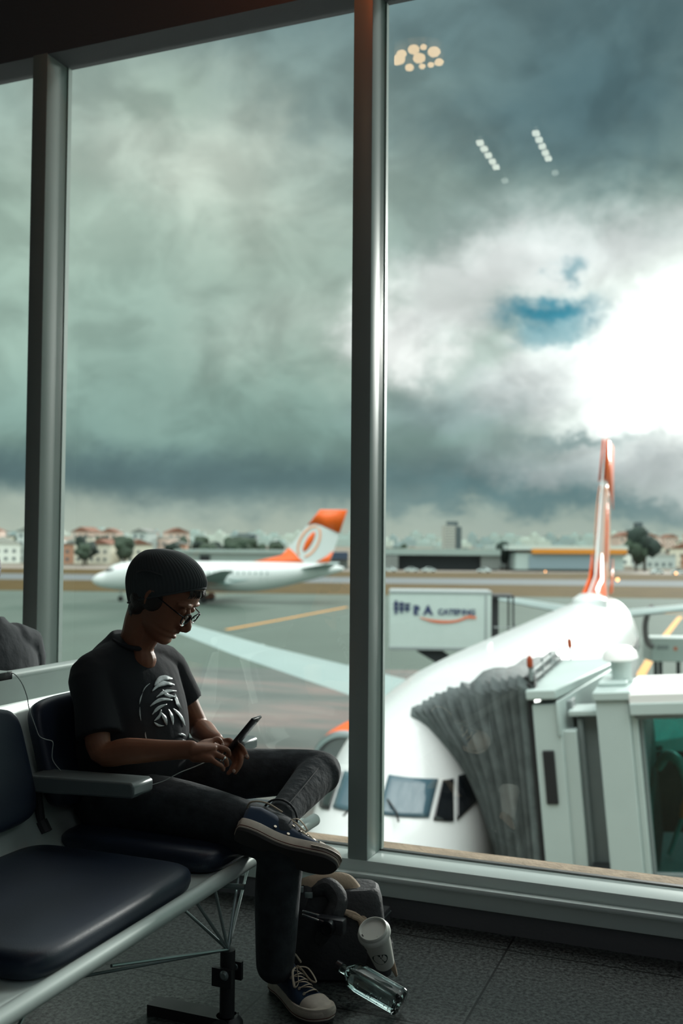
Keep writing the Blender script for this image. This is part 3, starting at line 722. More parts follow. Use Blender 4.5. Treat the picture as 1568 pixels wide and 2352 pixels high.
def put(protos, i, l, d, rz=0, zz=0):
    p = protos[i]; r = p if i not in used_sets[id(protos)] else copy_thing(p)
    used_sets[id(protos)].add(i)
    base = base_lab.setdefault((id(protos), i), p['label']); px_ = 784+l/d*F
    side = 'seen left of the left mullion' if px_ < 100 else 'behind the seated person' if px_ < 480 else 'near the tail of the far airliner' if px_ < 800 else 'above the catering truck' if px_ < 1180 else 'left of the near airliner tail' if px_ < 1400 else 'right of the near airliner tail'
    row = 'front row' if d < 420 else 'middle distance' if d < 560 else 'farther back' if d < 900 else 'on the skyline'
    r['label'] = '%s, %s, %s' % (base, row, side)
    r.location = cf(l, d, hill(l, d)+zz); r.rotation_euler = (0, 0, YAW+rz); return r
used_sets = {id(H): set()}
k = 0
for d in (385, 410, 440, 480, 520, 570, 630, 700):
    for j in range(13 if d < 500 else 15):
        px = random.uniform(-70, 420) if j % 4 else random.uniform(1440, 1650)
        l = (px-784)/F*d; put(H, k % 10, l, d+random.uniform(-8, 8), random.uniform(-.4, .4)); k += 1
# trees
leaf = [mat('foliage_dark', (38, 52, 46), .9, var=.3, vscale=.4), mat('foliage_mid', (56, 70, 56), .9, var=.3, vscale=.4)]
bark = mat('bark', (60, 52, 44), .9)
def tree(m, s, seed):
    rnd = random.Random(seed); t = thing('tree', '%s tree' % ('dark round' if m.name == 'foliage_dark' else 'mid green'), 'tree', group='trees beyond the runway')
    b = BM()
    for q in range(9):
        rr = s*rnd.uniform(.3, .5); a = rnd.uniform(0, 6.28); rad = s*rnd.uniform(0, .55)
        bmesh.ops.create_icosphere(b, subdivisions=2, radius=rr, matrix=Matrix.Translation((rad*math.cos(a), rad*math.sin(a), s*rnd.uniform(.75, 1.5))))
    for v in b.verts: v.co += Vector((rnd.uniform(-1, 1), rnd.uniform(-1, 1), rnd.uniform(-1, 1)))*s*.06
    obj('crown', b, m, t, local=True); b = BM(); tube(b, [(0, 0, -1), (0, 0, s)], s*.08, 8); obj('trunk', b, bark, t, local=True); return t
TR = [tree(leaf[i % 2], 3.6+1.1*(i % 3), i) for i in range(6)]
used_sets[id(TR)] = set()
for k in range(74):
    d = random.choice((372, 400, 430, 470, 520, 600, 680)); px = random.uniform(-60, 640) if k % 3 else random.uniform(890, 1640)
    l = (px-784)/F*d; put(TR, k % 6, l, d+random.uniform(-12, 12), random.uniform(0, 6))
for (px, s, lab) in ((1165, 1.5, 'dark round tree between the two hangars'), (1480, 2.3, 'big dark tree right of the white hangar'), (1460, 1.7, 'dark tree touching the white hangar')):
    d = 345; r = copy_thing(TR[0] if s != 1.7 else TR[3]); r['label'] = lab; del r['group']; r.location = cf((px-784)/F*d, d, GZ); r.scale = (s*.8, s*.8, s)
# far skyline blocks
def block(m, w, h):
    t = thing('city_building', '%s hazy %s block' % ({'one': 'grey green', 'two': 'pale', 'three': 'darker'}[m.name.split('_')[-1]], 'narrow' if w < 18 else 'broad'), 'building', group='distant skyline buildings')
    b = BM(); box(b, -w/2, w/2, 0, 20, -20, h); obj('wall', b, m, t, local=True, smooth=False)
    b = BM(); box(b, -w/4, w/6, 4, 14, h, h+3.5); obj('roof_block', b, m, t, local=True, smooth=False); return t
hz = [mat('hazy_tower_%s' % n_, c, .9) for n_, c in (('one', (170, 184, 180)), ('two', (190, 198, 190)), ('three', (150, 166, 166)))]  # distance haze is put into these pale wall colours
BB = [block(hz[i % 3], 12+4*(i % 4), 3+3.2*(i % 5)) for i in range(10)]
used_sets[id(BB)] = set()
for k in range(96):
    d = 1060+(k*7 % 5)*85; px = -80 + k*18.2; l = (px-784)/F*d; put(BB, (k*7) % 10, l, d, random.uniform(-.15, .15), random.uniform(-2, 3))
# parked cars along the hangar
def car(m):
    t = thing('car', 'pale car parked before the low grey hangar', 'car')
    b = BM(); rings = []
    for (x, z0, z1, w) in ((-2.1, .45, .75, .75), (-1.9, .3, .95, .85), (-1.2, .28, 1.0, .88), (-.7, .28, 1.45, .84), (.6, .28, 1.48, .84), (1.2, .28, 1.0, .88), (2.0, .3, .85, .84), (2.15, .4, .7, .7)):
        rings.append([Vector((x, -w, z0)), Vector((x, -w, (z0+z1)/2)), Vector((x, -w*.8, z1)), Vector((x, w*.8, z1)), Vector((x, w, (z0+z1)/2)), Vector((x, w, z0))])
    loft(b, rings); obj('body', b, m, t, local=True)
    b = BM(); prism(b, [(-.95, -.87, .98), (.95, -.87, .98), (.6, -.76, 1.38), (-.6, -.76, 1.38)], (0, 1.66, 0)); obj('glazing', b, dkglass, t, local=True)
    for x in (-1.3, 1.35):
        for y in (-.8, .8):
            b = BM(); lathe(b, [(.1, -.1), (.32, -.1), (.32, .1), (.1, .1)], 14, Matrix.Translation((x, y, .32)) @ Matrix.Rotation(math.pi/2, 4, 'X')); obj('wheel', b, tyre, t, local=True)
    return t
cr = car(mat('car_silver', (190, 200, 200), .35))
spots = [(896, 'silver car parked at the left end of the grey hangar front'), (945, 'silver car parked before the dark hangar front, second from the left'), (985, 'silver car parked before the middle of the dark hangar'),
         (1112, 'silver car parked at the right end of the dark hangar'), (1508, 'silver car parked right of the big dark tree'), (1556, 'silver car parked at the far right under the houses')]
for i, (px, lab) in enumerate(spots):
    r = cr if i == 0 else copy_thing(cr); r['label'] = lab; r.location = cf((px-784)/F*312, 312, GZ); r.scale = (1.5, 1.5, 1.5) if 0 else (1, 1, 1); r.rotation_euler = (0, 0, YAW+random.uniform(-.5, .5))
# ------------------------------------------------------------ jet bridge
bw = mat('bridge_grey_white', (176, 190, 187), .5, var=.04, vscale=1.5)
bg_ = mat('bridge_mid_grey', (120, 130, 130), .55, var=.05, vscale=2)
bdk = mat('bridge_dark_rubber', (26, 28, 30), .6)
canvas = mat('bellows_canvas', (92, 100, 100), .75, 0, .3, var=.28, vscale=5)
LEAN = R(5)
e1 = (RT0*PD.x + FWH*PD.y)       # along the airliner towards its tail
e2 = (RT0*PD.y - FWH*PD.x)       # away from the airliner
base = cf(2.53, 11.95, EYE-4.95)
jb = thing('jet_bridge', 'grey airport boarding bridge with folded bellows meeting the near airliner', 'jet bridge')
jm = Matrix((e2, e1, Vector((0, 0, 1)))).transposed().to_4x4()
jb.matrix_world = Matrix.Translation(base) @ jm @ Matrix.Rotation(-LEAN, 4, 'Y') @ Matrix.Diagonal((.8, 1, 1, 1))
JI = jb.matrix_world.inverted()
def jbox(nm, m, *a, par=jb, bev=.015): b = BM(); box(b, *a); return obj(nm, b, m, par, local=True, bevel=bev)
# bellows: from the hull (F) to the cab frame (B)
NMi = near_plane.matrix_world if False else Matrix.Translation(near_plane.location) @ Matrix.Rotation(near_plane.rotation_euler.z, 4, 'Z')
NI = NMi.inverted()
def hull(px, py):
    o = NI @ O; d = (NI.to_3x3() @ ray(px, py)).normalized(); h = NB.ray_cast(o, d)
    return NMi @ (h[0] - d*.04) if h[0] is not None else None
Fp = []
for px, py in ((1152, 1965), (1134, 1915), (1114, 1868), (1090, 1808), (1062, 1755), (1024, 1705), (984, 1662), (950, 1632)):
    p = hull(px, py)
    if p is not None: Fp.append(p)
top = Fp[-1]
low = Fp[0] + Vector((0, 0, -1.1)) + e2*.12
Fp = [low] + Fp
def hull_local(s, y, up=True):
    h = NB.ray_cast(Vector((-s, y, 12)), Vector((0, 0, -1))); return NMi @ (h[0] + Vector((0, 0, .05)))
tl = NI @ top
for s, y in ((-tl.x+.8, .55), (-tl.x+1.8, .75), (-tl.x+2.8, .95)): Fp.append(hull_local(s, y))
Bl = [(0, 0, -.35), (0, 0, 0), (0, 0, .6), (0, 0, 1.1), (0, 0, 1.6), (0, 0, 2.1), (0, 0, 2.6), (0, 0, 3.0), (0, 0, 3.40), (0, .9, 3.42), (0, 1.9, 3.42), (0, 2.9, 3.42)]
JM = jb.matrix_world
n = len(Fp); Bp = []
for i in range(n):
    q = i/(n-1)*(len(Bl)-1); a = int(min(q, len(Bl)-2)); f = q-a
    Bp.append(JM @ (Vector(Bl[a])*(1-f)+Vector(Bl[a+1])*f))
Bp[8] = JM @ Vector((0, 0, 3.40)) if n == len(Bl) else Bp[8]
NP = 15; b = BM(); grid = []
for k in range(NP*2+1):
    u = k/(NP*2); row = []
    for i in range(n):
        p = Fp[i].lerp(Bp[i], u**.9)
        # bulge over the top, pleat in and out
        t1 = (Fp[min(i+1, n-1)]-Fp[max(i-1, 0)]).lerp(Bp[min(i+1, n-1)]-Bp[max(i-1, 0)], u).normalized()
        nrm = (Bp[i]-Fp[i]).cross(t1).normalized()
        if nrm.dot(O-p) < 0: nrm = -nrm
        amp = (.075 + .025*math.sin(k*1.7+1)) * (1 if k % 2 else -1) * min(1, u*6+.35)
        row.append(p + nrm*(amp + .10*math.sin(math.pi*u)))
    grid.append(catmull(row, 3))
V = [[b.verts.new(JI @ p) for p in r] for r in grid]
for i in range(len(V)-1):
    for j in range(len(V[0])-1): b.faces.new((V[i][j], V[i+1][j], V[i+1][j+1], V[i][j+1]))
obj('bellows', b, canvas, jb, local=True, solid=.02, auto=20)
b = BM(); tube(b, [JI @ p for p in Fp], .06, 8, smooth=3); obj('bumper_edge', b, canvas, jb, local=True)
# cab body (x: away from the airliner, y: towards its tail)
jbox('cab_frame', bdk, -.02, .06, -.02, .1, -.35, 3.35)
fr = jbox('end_panel', bw, .05, .46, -.06, .2, -.35, 3.10)
jbox('slot_window', bdk, .145, .32, -.085, -.05, 1.93, 2.56, par=fr)
jbox('corner_strip', bw, .45, .66, -.02, .3, -.35, 2.78)
jbox('recess_panel', bg_, .62, 1.02, .25, .6, -.35, 2.95)
jbox('recess_post', bg_, .66, .74, .12, .3, -.35, 2.9)
jbox('recess_cap', bw, .55, 1.0, .05, .6, 2.93, 3.0)
jbox('side_wall', bg_, .1, .6, .2, 3.2, -.35, 3.1)
# cab roof slab with its fascia
b = BM()
a = [(-.02, -.12, 3.16), (.42, -.12, 3.16), (1.15, 2.9, 3.2), (-.02, 3.2, 3.2)]
hexa(b, [Vector(p) for p in a], [Vector(p)+Vector((0, 0, .12)) for p in a]); obj('cab_roof', b, bw, jb, local=True, bevel=.02)
a = [(.40, -.10, 2.72), (.44, -.10, 2.72), (1.17, 2.9, 2.85), (1.13, 2.9, 2.85)]
b = BM(); hexa(b, [Vector(p) for p in a], [Vector(p)+Vector((0, 0, .42)) for p in a]); obj('roof_fascia', b, bw, jb, local=True, bevel=.02)
# wide panel with a flat roof block, round vent on top
wp = jbox('wide_panel', bw, 1.0, 1.46, -.25, .35, -.35, 3.15)
jbox('panel_roof', bw, .97, 1.50, -.29, 1.0, 3.15, 3.25)
jbox('roof_step', bw, 1.0, 1.42, .2, 1.2, 3.25, 3.30)
vent = Matrix.Translation((1.32, .6, 3.12))
b = BM(); lathe(b, [(.15, 0), (.15, .42)], 24, vent); v_ = obj('roof_vent', b, bw, jb, local=True)
b = BM(); lathe(b, [(.21, .40), (.27, .42), (.24, .50), (.14, .57), (.02, .585)], 28, vent); obj('vent_cap', b, M.setdefault('cap', mat('vent_cap_white', (232, 230, 228), .5)), v_, local=True)
# glazed corridor
jbox('corridor_post', bw, 1.46, 1.56, -.2, .1, -.35, 3.08)
jbox('corridor_post', bg_, 1.56, 1.62, -.12, .1, -.35, 3.02)
jbox('corridor_roof', M['vent_cap_white'], 1.47, 6.5, -.3, 1.5, 3.10, 3.22)
jbox('roof_edge', bw, 1.47, 6.5, -.32, -.2, 2.98, 3.12)
jbox('roof_edge', bg_, 1.5, 6.5, -.2, -.05, 2.92, 3.0)
jbox('floor_beam', bg_, 1.5, 6.5, -.12, .0, 1.06, 1.18)
jbox('floor_beam', bdk, 1.42, 6.5, -.22, .05, .2, 1.05)
jbox('floor_beam', bg_, 1.45, 6.5, -.26, .05, .98, 1.05)
jbox('corridor_floor', bg_, 1.5, 6.5, 0, 2.2, .95, 1.05)
teal = mat('teal_tinted_panel', (70, 150, 145), .4)
tealg = pane_mat('teal_glass', tint=(.30, .62, .58), ior=1.45)
gl = jbox('corridor_glass', pane_mat('clear_tinted_glass', tint=(.45, .68, .66)), 1.62, 6.5, -.10, -.085, 1.15, 2.94, bev=0)
jbox('far_glass', tealg, 1.62, 6.5, 2.1, 2.12, 2.12, 2.62, bev=0)
jbox('far_wall', bdk, 1.5, 6.5, 2.12, 2.2, .95, 2.12)
jbox('end_wall', bdk, 1.5, 1.62, 0, 2.2, .95, 2.95)
b = BM(); tube(b, [(1.75, .9, 1.1), (2.4, .9, 2.3)], .035, 8); tube(b, [(2.02, .9, 1.6), (2.8, .9, 1.55)], .025, 8); obj('diagonal_brace', b, teal, jb, local=True)
b = BM(); tube(b, [(1.7, 1.2, 2.12), (1.85, 1.0, 2.28), (2.02, .9, 2.22), (2.1, .9, 2.0), (2.12, .9, 1.85)], .07, 12, smooth=5, dome=True); obj('air_duct', b, M.setdefault('dct', mat('duct_pale_teal', (130, 200, 190), .5)), jb, local=True)
b = BM(); tube(b, [(2.1, .7, 1.86), (2.02, .7, 1.72), (2.0, .7, 1.62)], .04, 8, dome=True); obj('orange_handle', b, orange, jb, local=True)
# rails, beacons, machinery
b = BM()
for y in (.3, 1.1, 1.9, 2.9): box(b, .02, .05, y-.02, y+.02, 3.3, 3.3+(.24 if y < 2.5 else .3))
tube(b, [(.03, .1, 3.46), (.03, 2.95, 3.5)], .02, 6); tube(b, [(.03, .1, 3.36), (.03, 2.95, 3.38)], .015, 6); obj('roof_rail', b, bg_, jb, local=True)
b = BM(); box(b, -.06, .1, .02, .18, 3.28, 3.42); obj('hinge_block', b, bdk, jb, local=True)
amber = mat('amber_beacon', (150, 58, 18), .2, 0, .6)
for (x, y, z) in ((.06, .0, 3.54), (.22, 2.92, 3.5)):
    b = BM(); lathe(b, [(.03, -.16), (.03, 0)], 10, Matrix.Translation((x, y, z))); s_ = obj('beacon_stem', b, bg_, jb, local=True)
    b = BM(); lathe(b, [(.045, 0), (.05, .02), (.045, .1), (.02, .14)], 14, Matrix.Translation((x, y, z))); obj('beacon', b, amber, s_, local=True)
b = BM(); box(b, .72, 1.06, -.2, .1, 1.0, 1.22); box(b, .98, 1.18, -.34, -.2, .9, 1.18); tube(b, [(.62, -.1, .95), (.78, -.1, 1.2)], .03, 8); tube(b, [(1.05, -.36, 1.1), (1.4, -.36, .85)], .05, 8)
obj('drive_gear', b, bdk, jb, local=True)
# legs that carry the cab
for x in (1.2, 4.8):
    b = BM(); box(b, x-.2, x+.2, .8, 1.2, GZ-base.z+.05, .98); obj('support_leg', b, bg_, jb, local=True)
# ------------------------------------------------------------ waiting benches
steel = mat('bench_grey_metal', (200, 214, 210), .36, .15, .5, var=.04, vscale=8)
vinyl = mat('navy_vinyl', (38, 49, 66), .38, 0, .5, bump=.25, bscale=420, bdist=.002)
blk = mat('black_steel', (48, 50, 52), .45, .3)
rod = mat('steel_rod', (150, 165, 165), .3, .7)
def pillow(bm, cx, cy, cz, sx, sy, h, mtx=None, n=26, ex=6, hump=.25):
    """upholstered slab: rounded plan, domed top, rolled edge"""
    rings = []
    for (f, z) in ((.94, 0), (.985, .12), (1.0, .35), (1.0, .6), (.985, .78), (.955, .90), (.90, .965), (.80, 1.0), (.55, 1.0+hump*.35), (.25, 1.0+hump*.45), (.02, 1.0+hump*.45)):
        r = []
        for k in range(64):
            a = 2*math.pi*k/64; c, s = math.cos(a), math.sin(a); e = 2/ex
            x = math.copysign(abs(c)**e, c)*sx/2; y = math.copysign(abs(s)**e, s)*sy/2
            ins = (1-f)*min(sx, sy)*.5 if f > .75 else None
            if ins is not None: x = math.copysign(max(0, abs(x)-ins), x); y = math.copysign(max(0, abs(y)-ins), y)
            else: x *= f; y *= f
            p = Vector((x, y, z*h)); p = (mtx @ p) if mtx is not None else p+Vector((cx, cy, cz)); r.append(p)
        rings.append(r)
    return loft(bm, rings)
def bench(label, mir, ys, arms, yend, tube_top=False):
    """seats face +x (mir = 1) or -x (mir = -1 about x = XB)"""
    XB = -2.15
    def mx(x): return x if mir == 1 else 2*XB-x
    y0 = ys[0][0]-.05
    t = thing('waiting_bench', label, 'bench', (mx(-1.7), (y0+yend)/2, 0), group=None)
    prof = [(-2.07, .845), (-2.05, .79), (-2.01, .66), (-1.975, .55), (-1.95, .49), (-1.90, .435), (-1.83, .412), (-1.6, .398), (-1.37, .394)]
    b = BM(); V = []
    for y in (y0, yend): V.append([b.verts.new((mx(x), y, z)) for x, z in [(p.x, p.y) for p in catmull([Vector((a, c, 0)) for a, c in prof], 3)]])
    for j in range(len(V[0])-1): b.faces.new((V[0][j], V[0][j+1], V[1][j+1], V[1][j]))
    obj('seat_shell', b, steel, t, solid=.008, auto=60)
    b = BM(); tube(b, [(mx(-1.352), y0-.0, .398), (mx(-1.352), yend, .398)], (.021), 20); obj('front_rail', b, steel, t)
    if tube_top:
        b = BM(); tube(b, [(mx(-2.075), y0, .900), (mx(-2.075), yend, .900)], .018, 14); obj('top_rail', b, steel, t)
        b = BM()
        q = 2.03; 
        hexa(b, [(mx(-2.092), y0, .89), (mx(-2.086), y0, .89), (mx(-2.03), y0, .60), (mx(-2.036), y0, .60)], [(mx(-2.092), yend-.02, .89), (mx(-2.086), yend-.02, .89), (mx(-2.03), yend-.09, .60), (mx(-2.036), yend-.09, .60)])
        bp_ = obj('back_panel', b, steel, t)
        for y in (yend-.30, yend-.98, yend-.64, yend-1.4):
            b = BM(); lathe(b, [(.0065, 0), (.0065, .004), (.004, .006)], 12, Matrix.Translation((mx(-2.078), y, .862)) @ Matrix.Rotation(-math.pi/2*mir, 4, 'Y')); obj('screw', b, blk, bp_)
    for (a, c) in ys:
        b = BM(); pillow(b, mx(-1.655), (a+c)/2, .398, .565, c-a, .066, hump=.2, ex=9); obj('seat_cushion', b, vinyl, t, auto=0)
        ang = math.atan2(.872-.56, -(-2.075+1.98)); 
        ctr = Vector((mx(-2.000), (a+c)/2, .680)); up = Vector((-.095*mir, 0, .31)).normalized(); nn = Vector((up.z*1.0, 0, -up.x)) if mir == 1 else Vector((-up.z, 0, up.x))
        mm = Matrix((up if True else up, Vector((0, 1, 0)), nn)).transposed().to_4x4(); mm.translation = ctr
        b = BM(); pillow(b, 0, 0, 0, .345 if not tube_top else .40, c-a, .05, mtx=mm, hump=.1, ex=7); obj('back_cushion', b, vinyl, t, auto=0)
    for y in arms:
        b = BM()
        pts = [(mx(-2.0), .628), (mx(-1.96), .640), (mx(-1.605), .650), (mx(-1.592), .642), (mx(-1.592), .612), (mx(-1.60), .606), (mx(-1.96), .59), (mx(-2.0), .585)]
        prism(b, [(x, y-.052, z) for x, z in [(p_, q_+.008) for p_, q_ in pts]], (0, .104, 0)); a_ = obj('armrest', b, M.setdefault('armm', mat('armrest_metal', (118, 130, 130), .32, .1)), t, bevel=.006)
        b = BM(); tube(b, [(mx(-1.97), y, .61), (mx(-1.95), y, .50)], .014, 10); tube(b, [(mx(-1.95), y, .50), (mx(-1.93), y, .47)], .02, 10); obj('arm_bracket', b, blk, a_)
    b = BM(); box(b, mx(-1.70)-.04, mx(-1.70)+.04, y0+.05, yend-.05, .31, .37); obj('cross_beam', b, blk, t, bevel=.006)
    for y in (1.45, 2.50):
        xl = -1.325
        b = BM(); tube(b, [(mx(xl), y, .0), (mx(xl), y, .21)], .021, 16); box(b, mx(xl)+.02 if mir == 1 else mx(xl)+.24, mx(xl)-.24 if mir == 1 else mx(xl)+.02, y-.03, y+.03, .0, .03)
        for q in (-1, 1): box(b, mx(xl)-.03, mx(xl)+.03, y+q*.03-.006, y+q*.03+.006, .12, .17)
        l_ = obj('leg', b, blk, t)
        b = BM(); lathe(b, [(.045, 0), (.045, .012), (.04, .02), (.03, .03)], 32, Matrix.Translation((mx(xl), y, 0))); obj('foot_disc', b, blk, l_)
        for (dx, dy, dz) in ((-.03, -.03, .18), (-.03, -.14, .18), (-.10, -.42, .10), (-.30, -.5, .05), (-.03, .12, .18), (-.12, .35, .12), (-.33, .1, .12)):
            b = BM(); tube(b, [(mx(xl), y, .21), (mx(xl+dx*.95), y+dy, .21+dz)], .0045, 8); obj('strut', b, rod, t)
        b = BM()
        for q in (-1, 1): lathe(b, [(.012, 0), (.014, .006), (.008, .012)], 14, Matrix.Translation((mx(xl)+.01, y+q*.034, .155)) @ Matrix.Rotation(math.pi/2, 4, 'X'))
        obj('bolt', b, rod, l_)
    b = BM(); tube(b, [(mx(-1.46), yend-.63, .36), (mx(-1.31), yend-.60, .362)], .008, 10); obj('side_bar', b, rod, t)
    return t
seatY = [(.20, .92), (.96, 1.675), (1.735, 2.435), (2.50, 3.15)]
bench('grey metal bench with navy cushions that the person with the phone sits on', 1, seatY, (1.705, 2.478, 3.16), 3.17)
bench('grey bench back to back with the front one, under the person at the left edge', -1, [(.3, .98), (1.02, 1.70), (1.74, 2.44), (2.48, 3.05)], (1.0, 1.72, 2.46), 3.12, tube_top=True)
# ------------------------------------------------------------ people
skin = mat('skin', (148, 100, 76), .5, 0, .45, sss=.15, var=.06, vscale=30, bump=.05, bscale=300)
tee = mat('black_tshirt', (50, 53, 57), .85, 0, .15, sheen=.03, bump=.35, bscale=14, bdist=.012)
denim = mat('black_denim', (54, 59, 63), .85, 0, .2, sheen=.05, var=.3, vscale=22, bump=.5, bscale=24, bdist=.010)
knit = mat('grey_knit', (74, 81, 83), .9, 0, .2, sheen=.1)
hairm = mat('dark_hair', (48, 44, 42), .5, bump=.4, bscale=200)
printm = mat('shirt_print_grey', (190, 202, 204), .32, 0, .5, var=.25, vscale=60)
rubber_w = mat('shoe_rubber_white', (190, 180, 166), .55, 0, .4, var=.12, vscale=40)
rubber_d = mat('shoe_sole_dark', (62, 60, 60), .8)
navy_cv = mat('navy_canvas', (34, 52, 74), .85, 0, .2, sheen=.2, bump=.3, bscale=500, bdist=.001)
lacem = mat('shoe_lace', (190, 178, 158), .8)
eyel = mat('eyelet_metal', (190, 180, 165), .35, .8)
gfr = mat('glasses_frame', (30, 32, 36), .25, .3)

def section_tube(bm, cs, lat, seg=28, pw=2.3):
    """cs: (centre, half width along lat, half depth, tilt) ; axes stay close to lat"""
    n_ = len(cs); C_ = catmull([Vector(c[0]) for c in cs], 4); Rr = catmull([Vector((c[1], c[2], 0)) for c in cs], 4); rings = []
    for i, c in enumerate(C_):
        t = (C_[min(i+1, len(C_)-1)]-C_[max(0, i-1)]).normalized(); l = (lat - t*lat.dot(t)).normalized(); d = l.cross(t).normalized()
        r = []
        for k in range(seg):
            a = 2*math.pi*k/seg; ca, sa = math.cos(a), math.sin(a)
            r.append(c + l*Rr[i].x*math.copysign(abs(ca)**(2/pw), ca) + d*Rr[i].y*math.copysign(abs(sa)**(2/pw), sa))
        rings.append(r)
    return loft(bm, rings)
def head_mesh(bm, H, s=1.0):
    """H: matrix, x = face forward, y = left, z = crown"""
    prof = [(-.129, .068, .030, .018), (-.122, .088, .005, .034), (-.108, .094, -.02, .046), (-.094, .088, -.04, .053), (-.083, .096, -.05, .056), (-.075, .090, -.06, .058), (-.066, .098, -.068, .060),
            (-.05, .093, -.08, .064), (-.028, .091, -.09, .068), (0, .086, -.098, .073), (.018, .084, -.102, .076), (.034, .093, -.104, .077), (.06, .094, -.104, .077), (.088, .082, -.097, .071), (.11, .056, -.078, .054), (.124, .02, -.035, .024)]
    rings = []
    for u, xf, xb, w in prof:
        c = xb + (xf-xb)*.48; r = []
        for k in range(32):
            a = 2*math.pi*k/32; ca, sa = math.cos(a), math.sin(a)
            ex = (xf-c) if ca > 0 else (c-xb); pw = .92 if ca > 0 else .95
            r.append(H @ (Vector((c+ex*math.copysign(abs(ca)**pw, ca), w*math.copysign(abs(sa)**.9, sa), u))*s))
        rings.append(r)
    loft(bm, rings)
    tube(bm, [H @ Vector(p) for p in [(.084, 0, .018), (.103, 0, -.010), (.117, 0, -.034), (.104, 0, -.047)]], [.008, .0105, .0135, .010], 12, smooth=3, dome=True)
    for q in (1, -1):
        ell(bm, H @ Vector((.108, q*.012, -.041)), (.010, .009, .008))                      # nostril wings
        tube(bm, [H @ Vector((.090, q*.012, .036)), H @ Vector((.088, q*.04, .038)), H @ Vector((.07, q*.06, .030))], [.007, .008, .006], 8, smooth=2, dome=True)
        ell(bm, H @ Vector((.082, q*.033, .012)), (.013, .015, .011))                       # eyelids
        tube(bm, [H @ Vector(p) for p in [(-.02, q*.074, -.03), (-.028, q*.084, .0), (-.02, q*.084, .02), (-.002, q*.078, .018), (.0, q*.074, -.01)]], .007, 8, smooth=3, dome=True)
    tube(bm, [H @ Vector((.088, -.02, -.0655)), H @ Vector((.098, 0, -.064)), H @ Vector((.088, .02, -.0655))], [.004, .006, .004], 8, smooth=3, dome=True)
    tube(bm, [H @ Vector((.086, -.018, -.083)), H @ Vector((.096, 0, -.084)), H @ Vector((.086, .018, -.083))], [.005, .007, .005], 8, smooth=3, dome=True)
def finger(bm, pts, r=.008):
    n_ = len(pts); tube(bm, pts, [r*(1.06-.28*i/(n_-1)) for i in range(n_)], 10, smooth=3, dome=True)

# ---- the person with the phone
LT = Vector((.2, .98, 0)).normalized(); DP = Vector((.98, -.2, 0)).normalized()
kid = thing('person', 'person in a grey knit beanie, glasses and black t-shirt, seated legs crossed, looking down at a phone', 'person', (-1.86, 2.8, 0))
kid['label'] = 'person in grey beanie and black t-shirt sitting cross-legged and looking at a phone'
hc = at(381, 1374, Y=2.79)
TH = R(5); PH = R(35)
hf = Vector((math.cos(PH)*math.cos(TH), math.cos(PH)*math.sin(TH), -math.sin(PH))); hu = Vector((math.sin(PH)*math.cos(TH), math.sin(PH)*math.sin(TH), math.cos(PH))); hl = hu.cross(hf)
HM = Matrix((hf, hl, hu)).transposed().to_4x4(); HM.translation = hc
Sn = Vector((-1.894, 2.633, .93)); Sf = Vector((-1.826, 2.967, .93))
En = Vector((-1.800, 2.565, .705)); Wn = at(440, 1722, Y=2.63); Ef = Vector((-1.745, 3.06, .70)); Wf = at(497, 1703, Y=2.90)
hipN = Vector((-1.86, 2.70, .51)); hipF = Vector((-1.85, 2.89, .51))
kneeN = Vector((-1.245, 2.66, .475)); ankN = Vector((-1.262, 2.675, .10))
kneeF = at(735, 1772, Y=3.08); ankF = at(643, 1876, Y=2.73)
b = BM()
head_mesh(b, HM)
tube(b, [(-1.87, 2.80, .93), (-1.835, 2.80, 1.00), hc + hf*(-.035) + hu*(-.075), hc + hf*(-.03) + hu*(-.02)], [(.075, .075), (.058, .060), (.056, .060), .055], 20, smooth=3)
ell(b, hc+hf*.005+hu*(-.085), (.05, .045, .04))
tube(b, [hc+hf*.03+hu*(-.10), Vector((-1.800, 2.785, 1.005)), Vector((-1.80, 2.785, .96))], [.030, .036, .045], 14, smooth=3, dome=True)
section_tube(b, [((-1.865, 2.8, .50), .14, .09), ((-1.865, 2.8, .7), .13, .09), ((-1.865, 2.8, .88), .16, .09), ((-1.865, 2.8, .96), .12, .06)], LT)
for S_, E_, W_ in ((Sn, En, Wn), (Sf, Ef, Wf)):
    tube(b, [S_+(S_-Vector((-1.86, 2.8, .93)))*(-.3), S_, S_.lerp(E_, .5), E_, E_.lerp(W_, .30), E_.lerp(W_, .7), W_], [.04, .047, .043, .037, .040, .031, (.028, .022)], 18, smooth=4, dome=True)
for h_, k_, a_ in ((hipN, kneeN, ankN), (hipF, kneeF, ankF)):
    tube(b, [h_, h_.lerp(k_, .5), k_, k_.lerp(a_, .35), a_], [.075, .062, .05, .047, .036], 14, smooth=3, dome=True)
# hands
def P(px, py, Y): return at(px, py, Y=Y)
kn = [P(484, 1704, 2.70), P(489, 1716, 2.675), P(489, 1730, 2.655), P(484, 1744, 2.64)]
for i, k_ in enumerate(kn):
    q_ = Wn + (k_-Wn)*.12 + Vector((0, 0, -.004-.006*i)); tube(b, [q_, q_.lerp(k_, .55)+Vector((0, 0, .003)), k_], [.013, .0145, .0115], 10, smooth=2, dome=True)
tube(b, [Wn, Wn.lerp(kn[1], .5), kn[1]], [(.026, .02), (.031, .017), (.03, .012)], 14, smooth=2, dome=True)
finger(b, [kn[0], P(499, 1697, 2.715), P(507, 1704, 2.725), P(511, 1714, 2.73)], .0085)
finger(b, [kn[1], P(508, 1718, 2.685), P(522, 1723, 2.705), P(526, 1733, 2.715)], .0098)
finger(b, [kn[2], P(506, 1737, 2.66), P(518, 1745, 2.68), P(521, 1757, 2.70)], .0094)
finger(b, [kn[3], P(497, 1753, 2.64), P(508, 1759, 2.66), P(513, 1768, 2.69)], .0086)
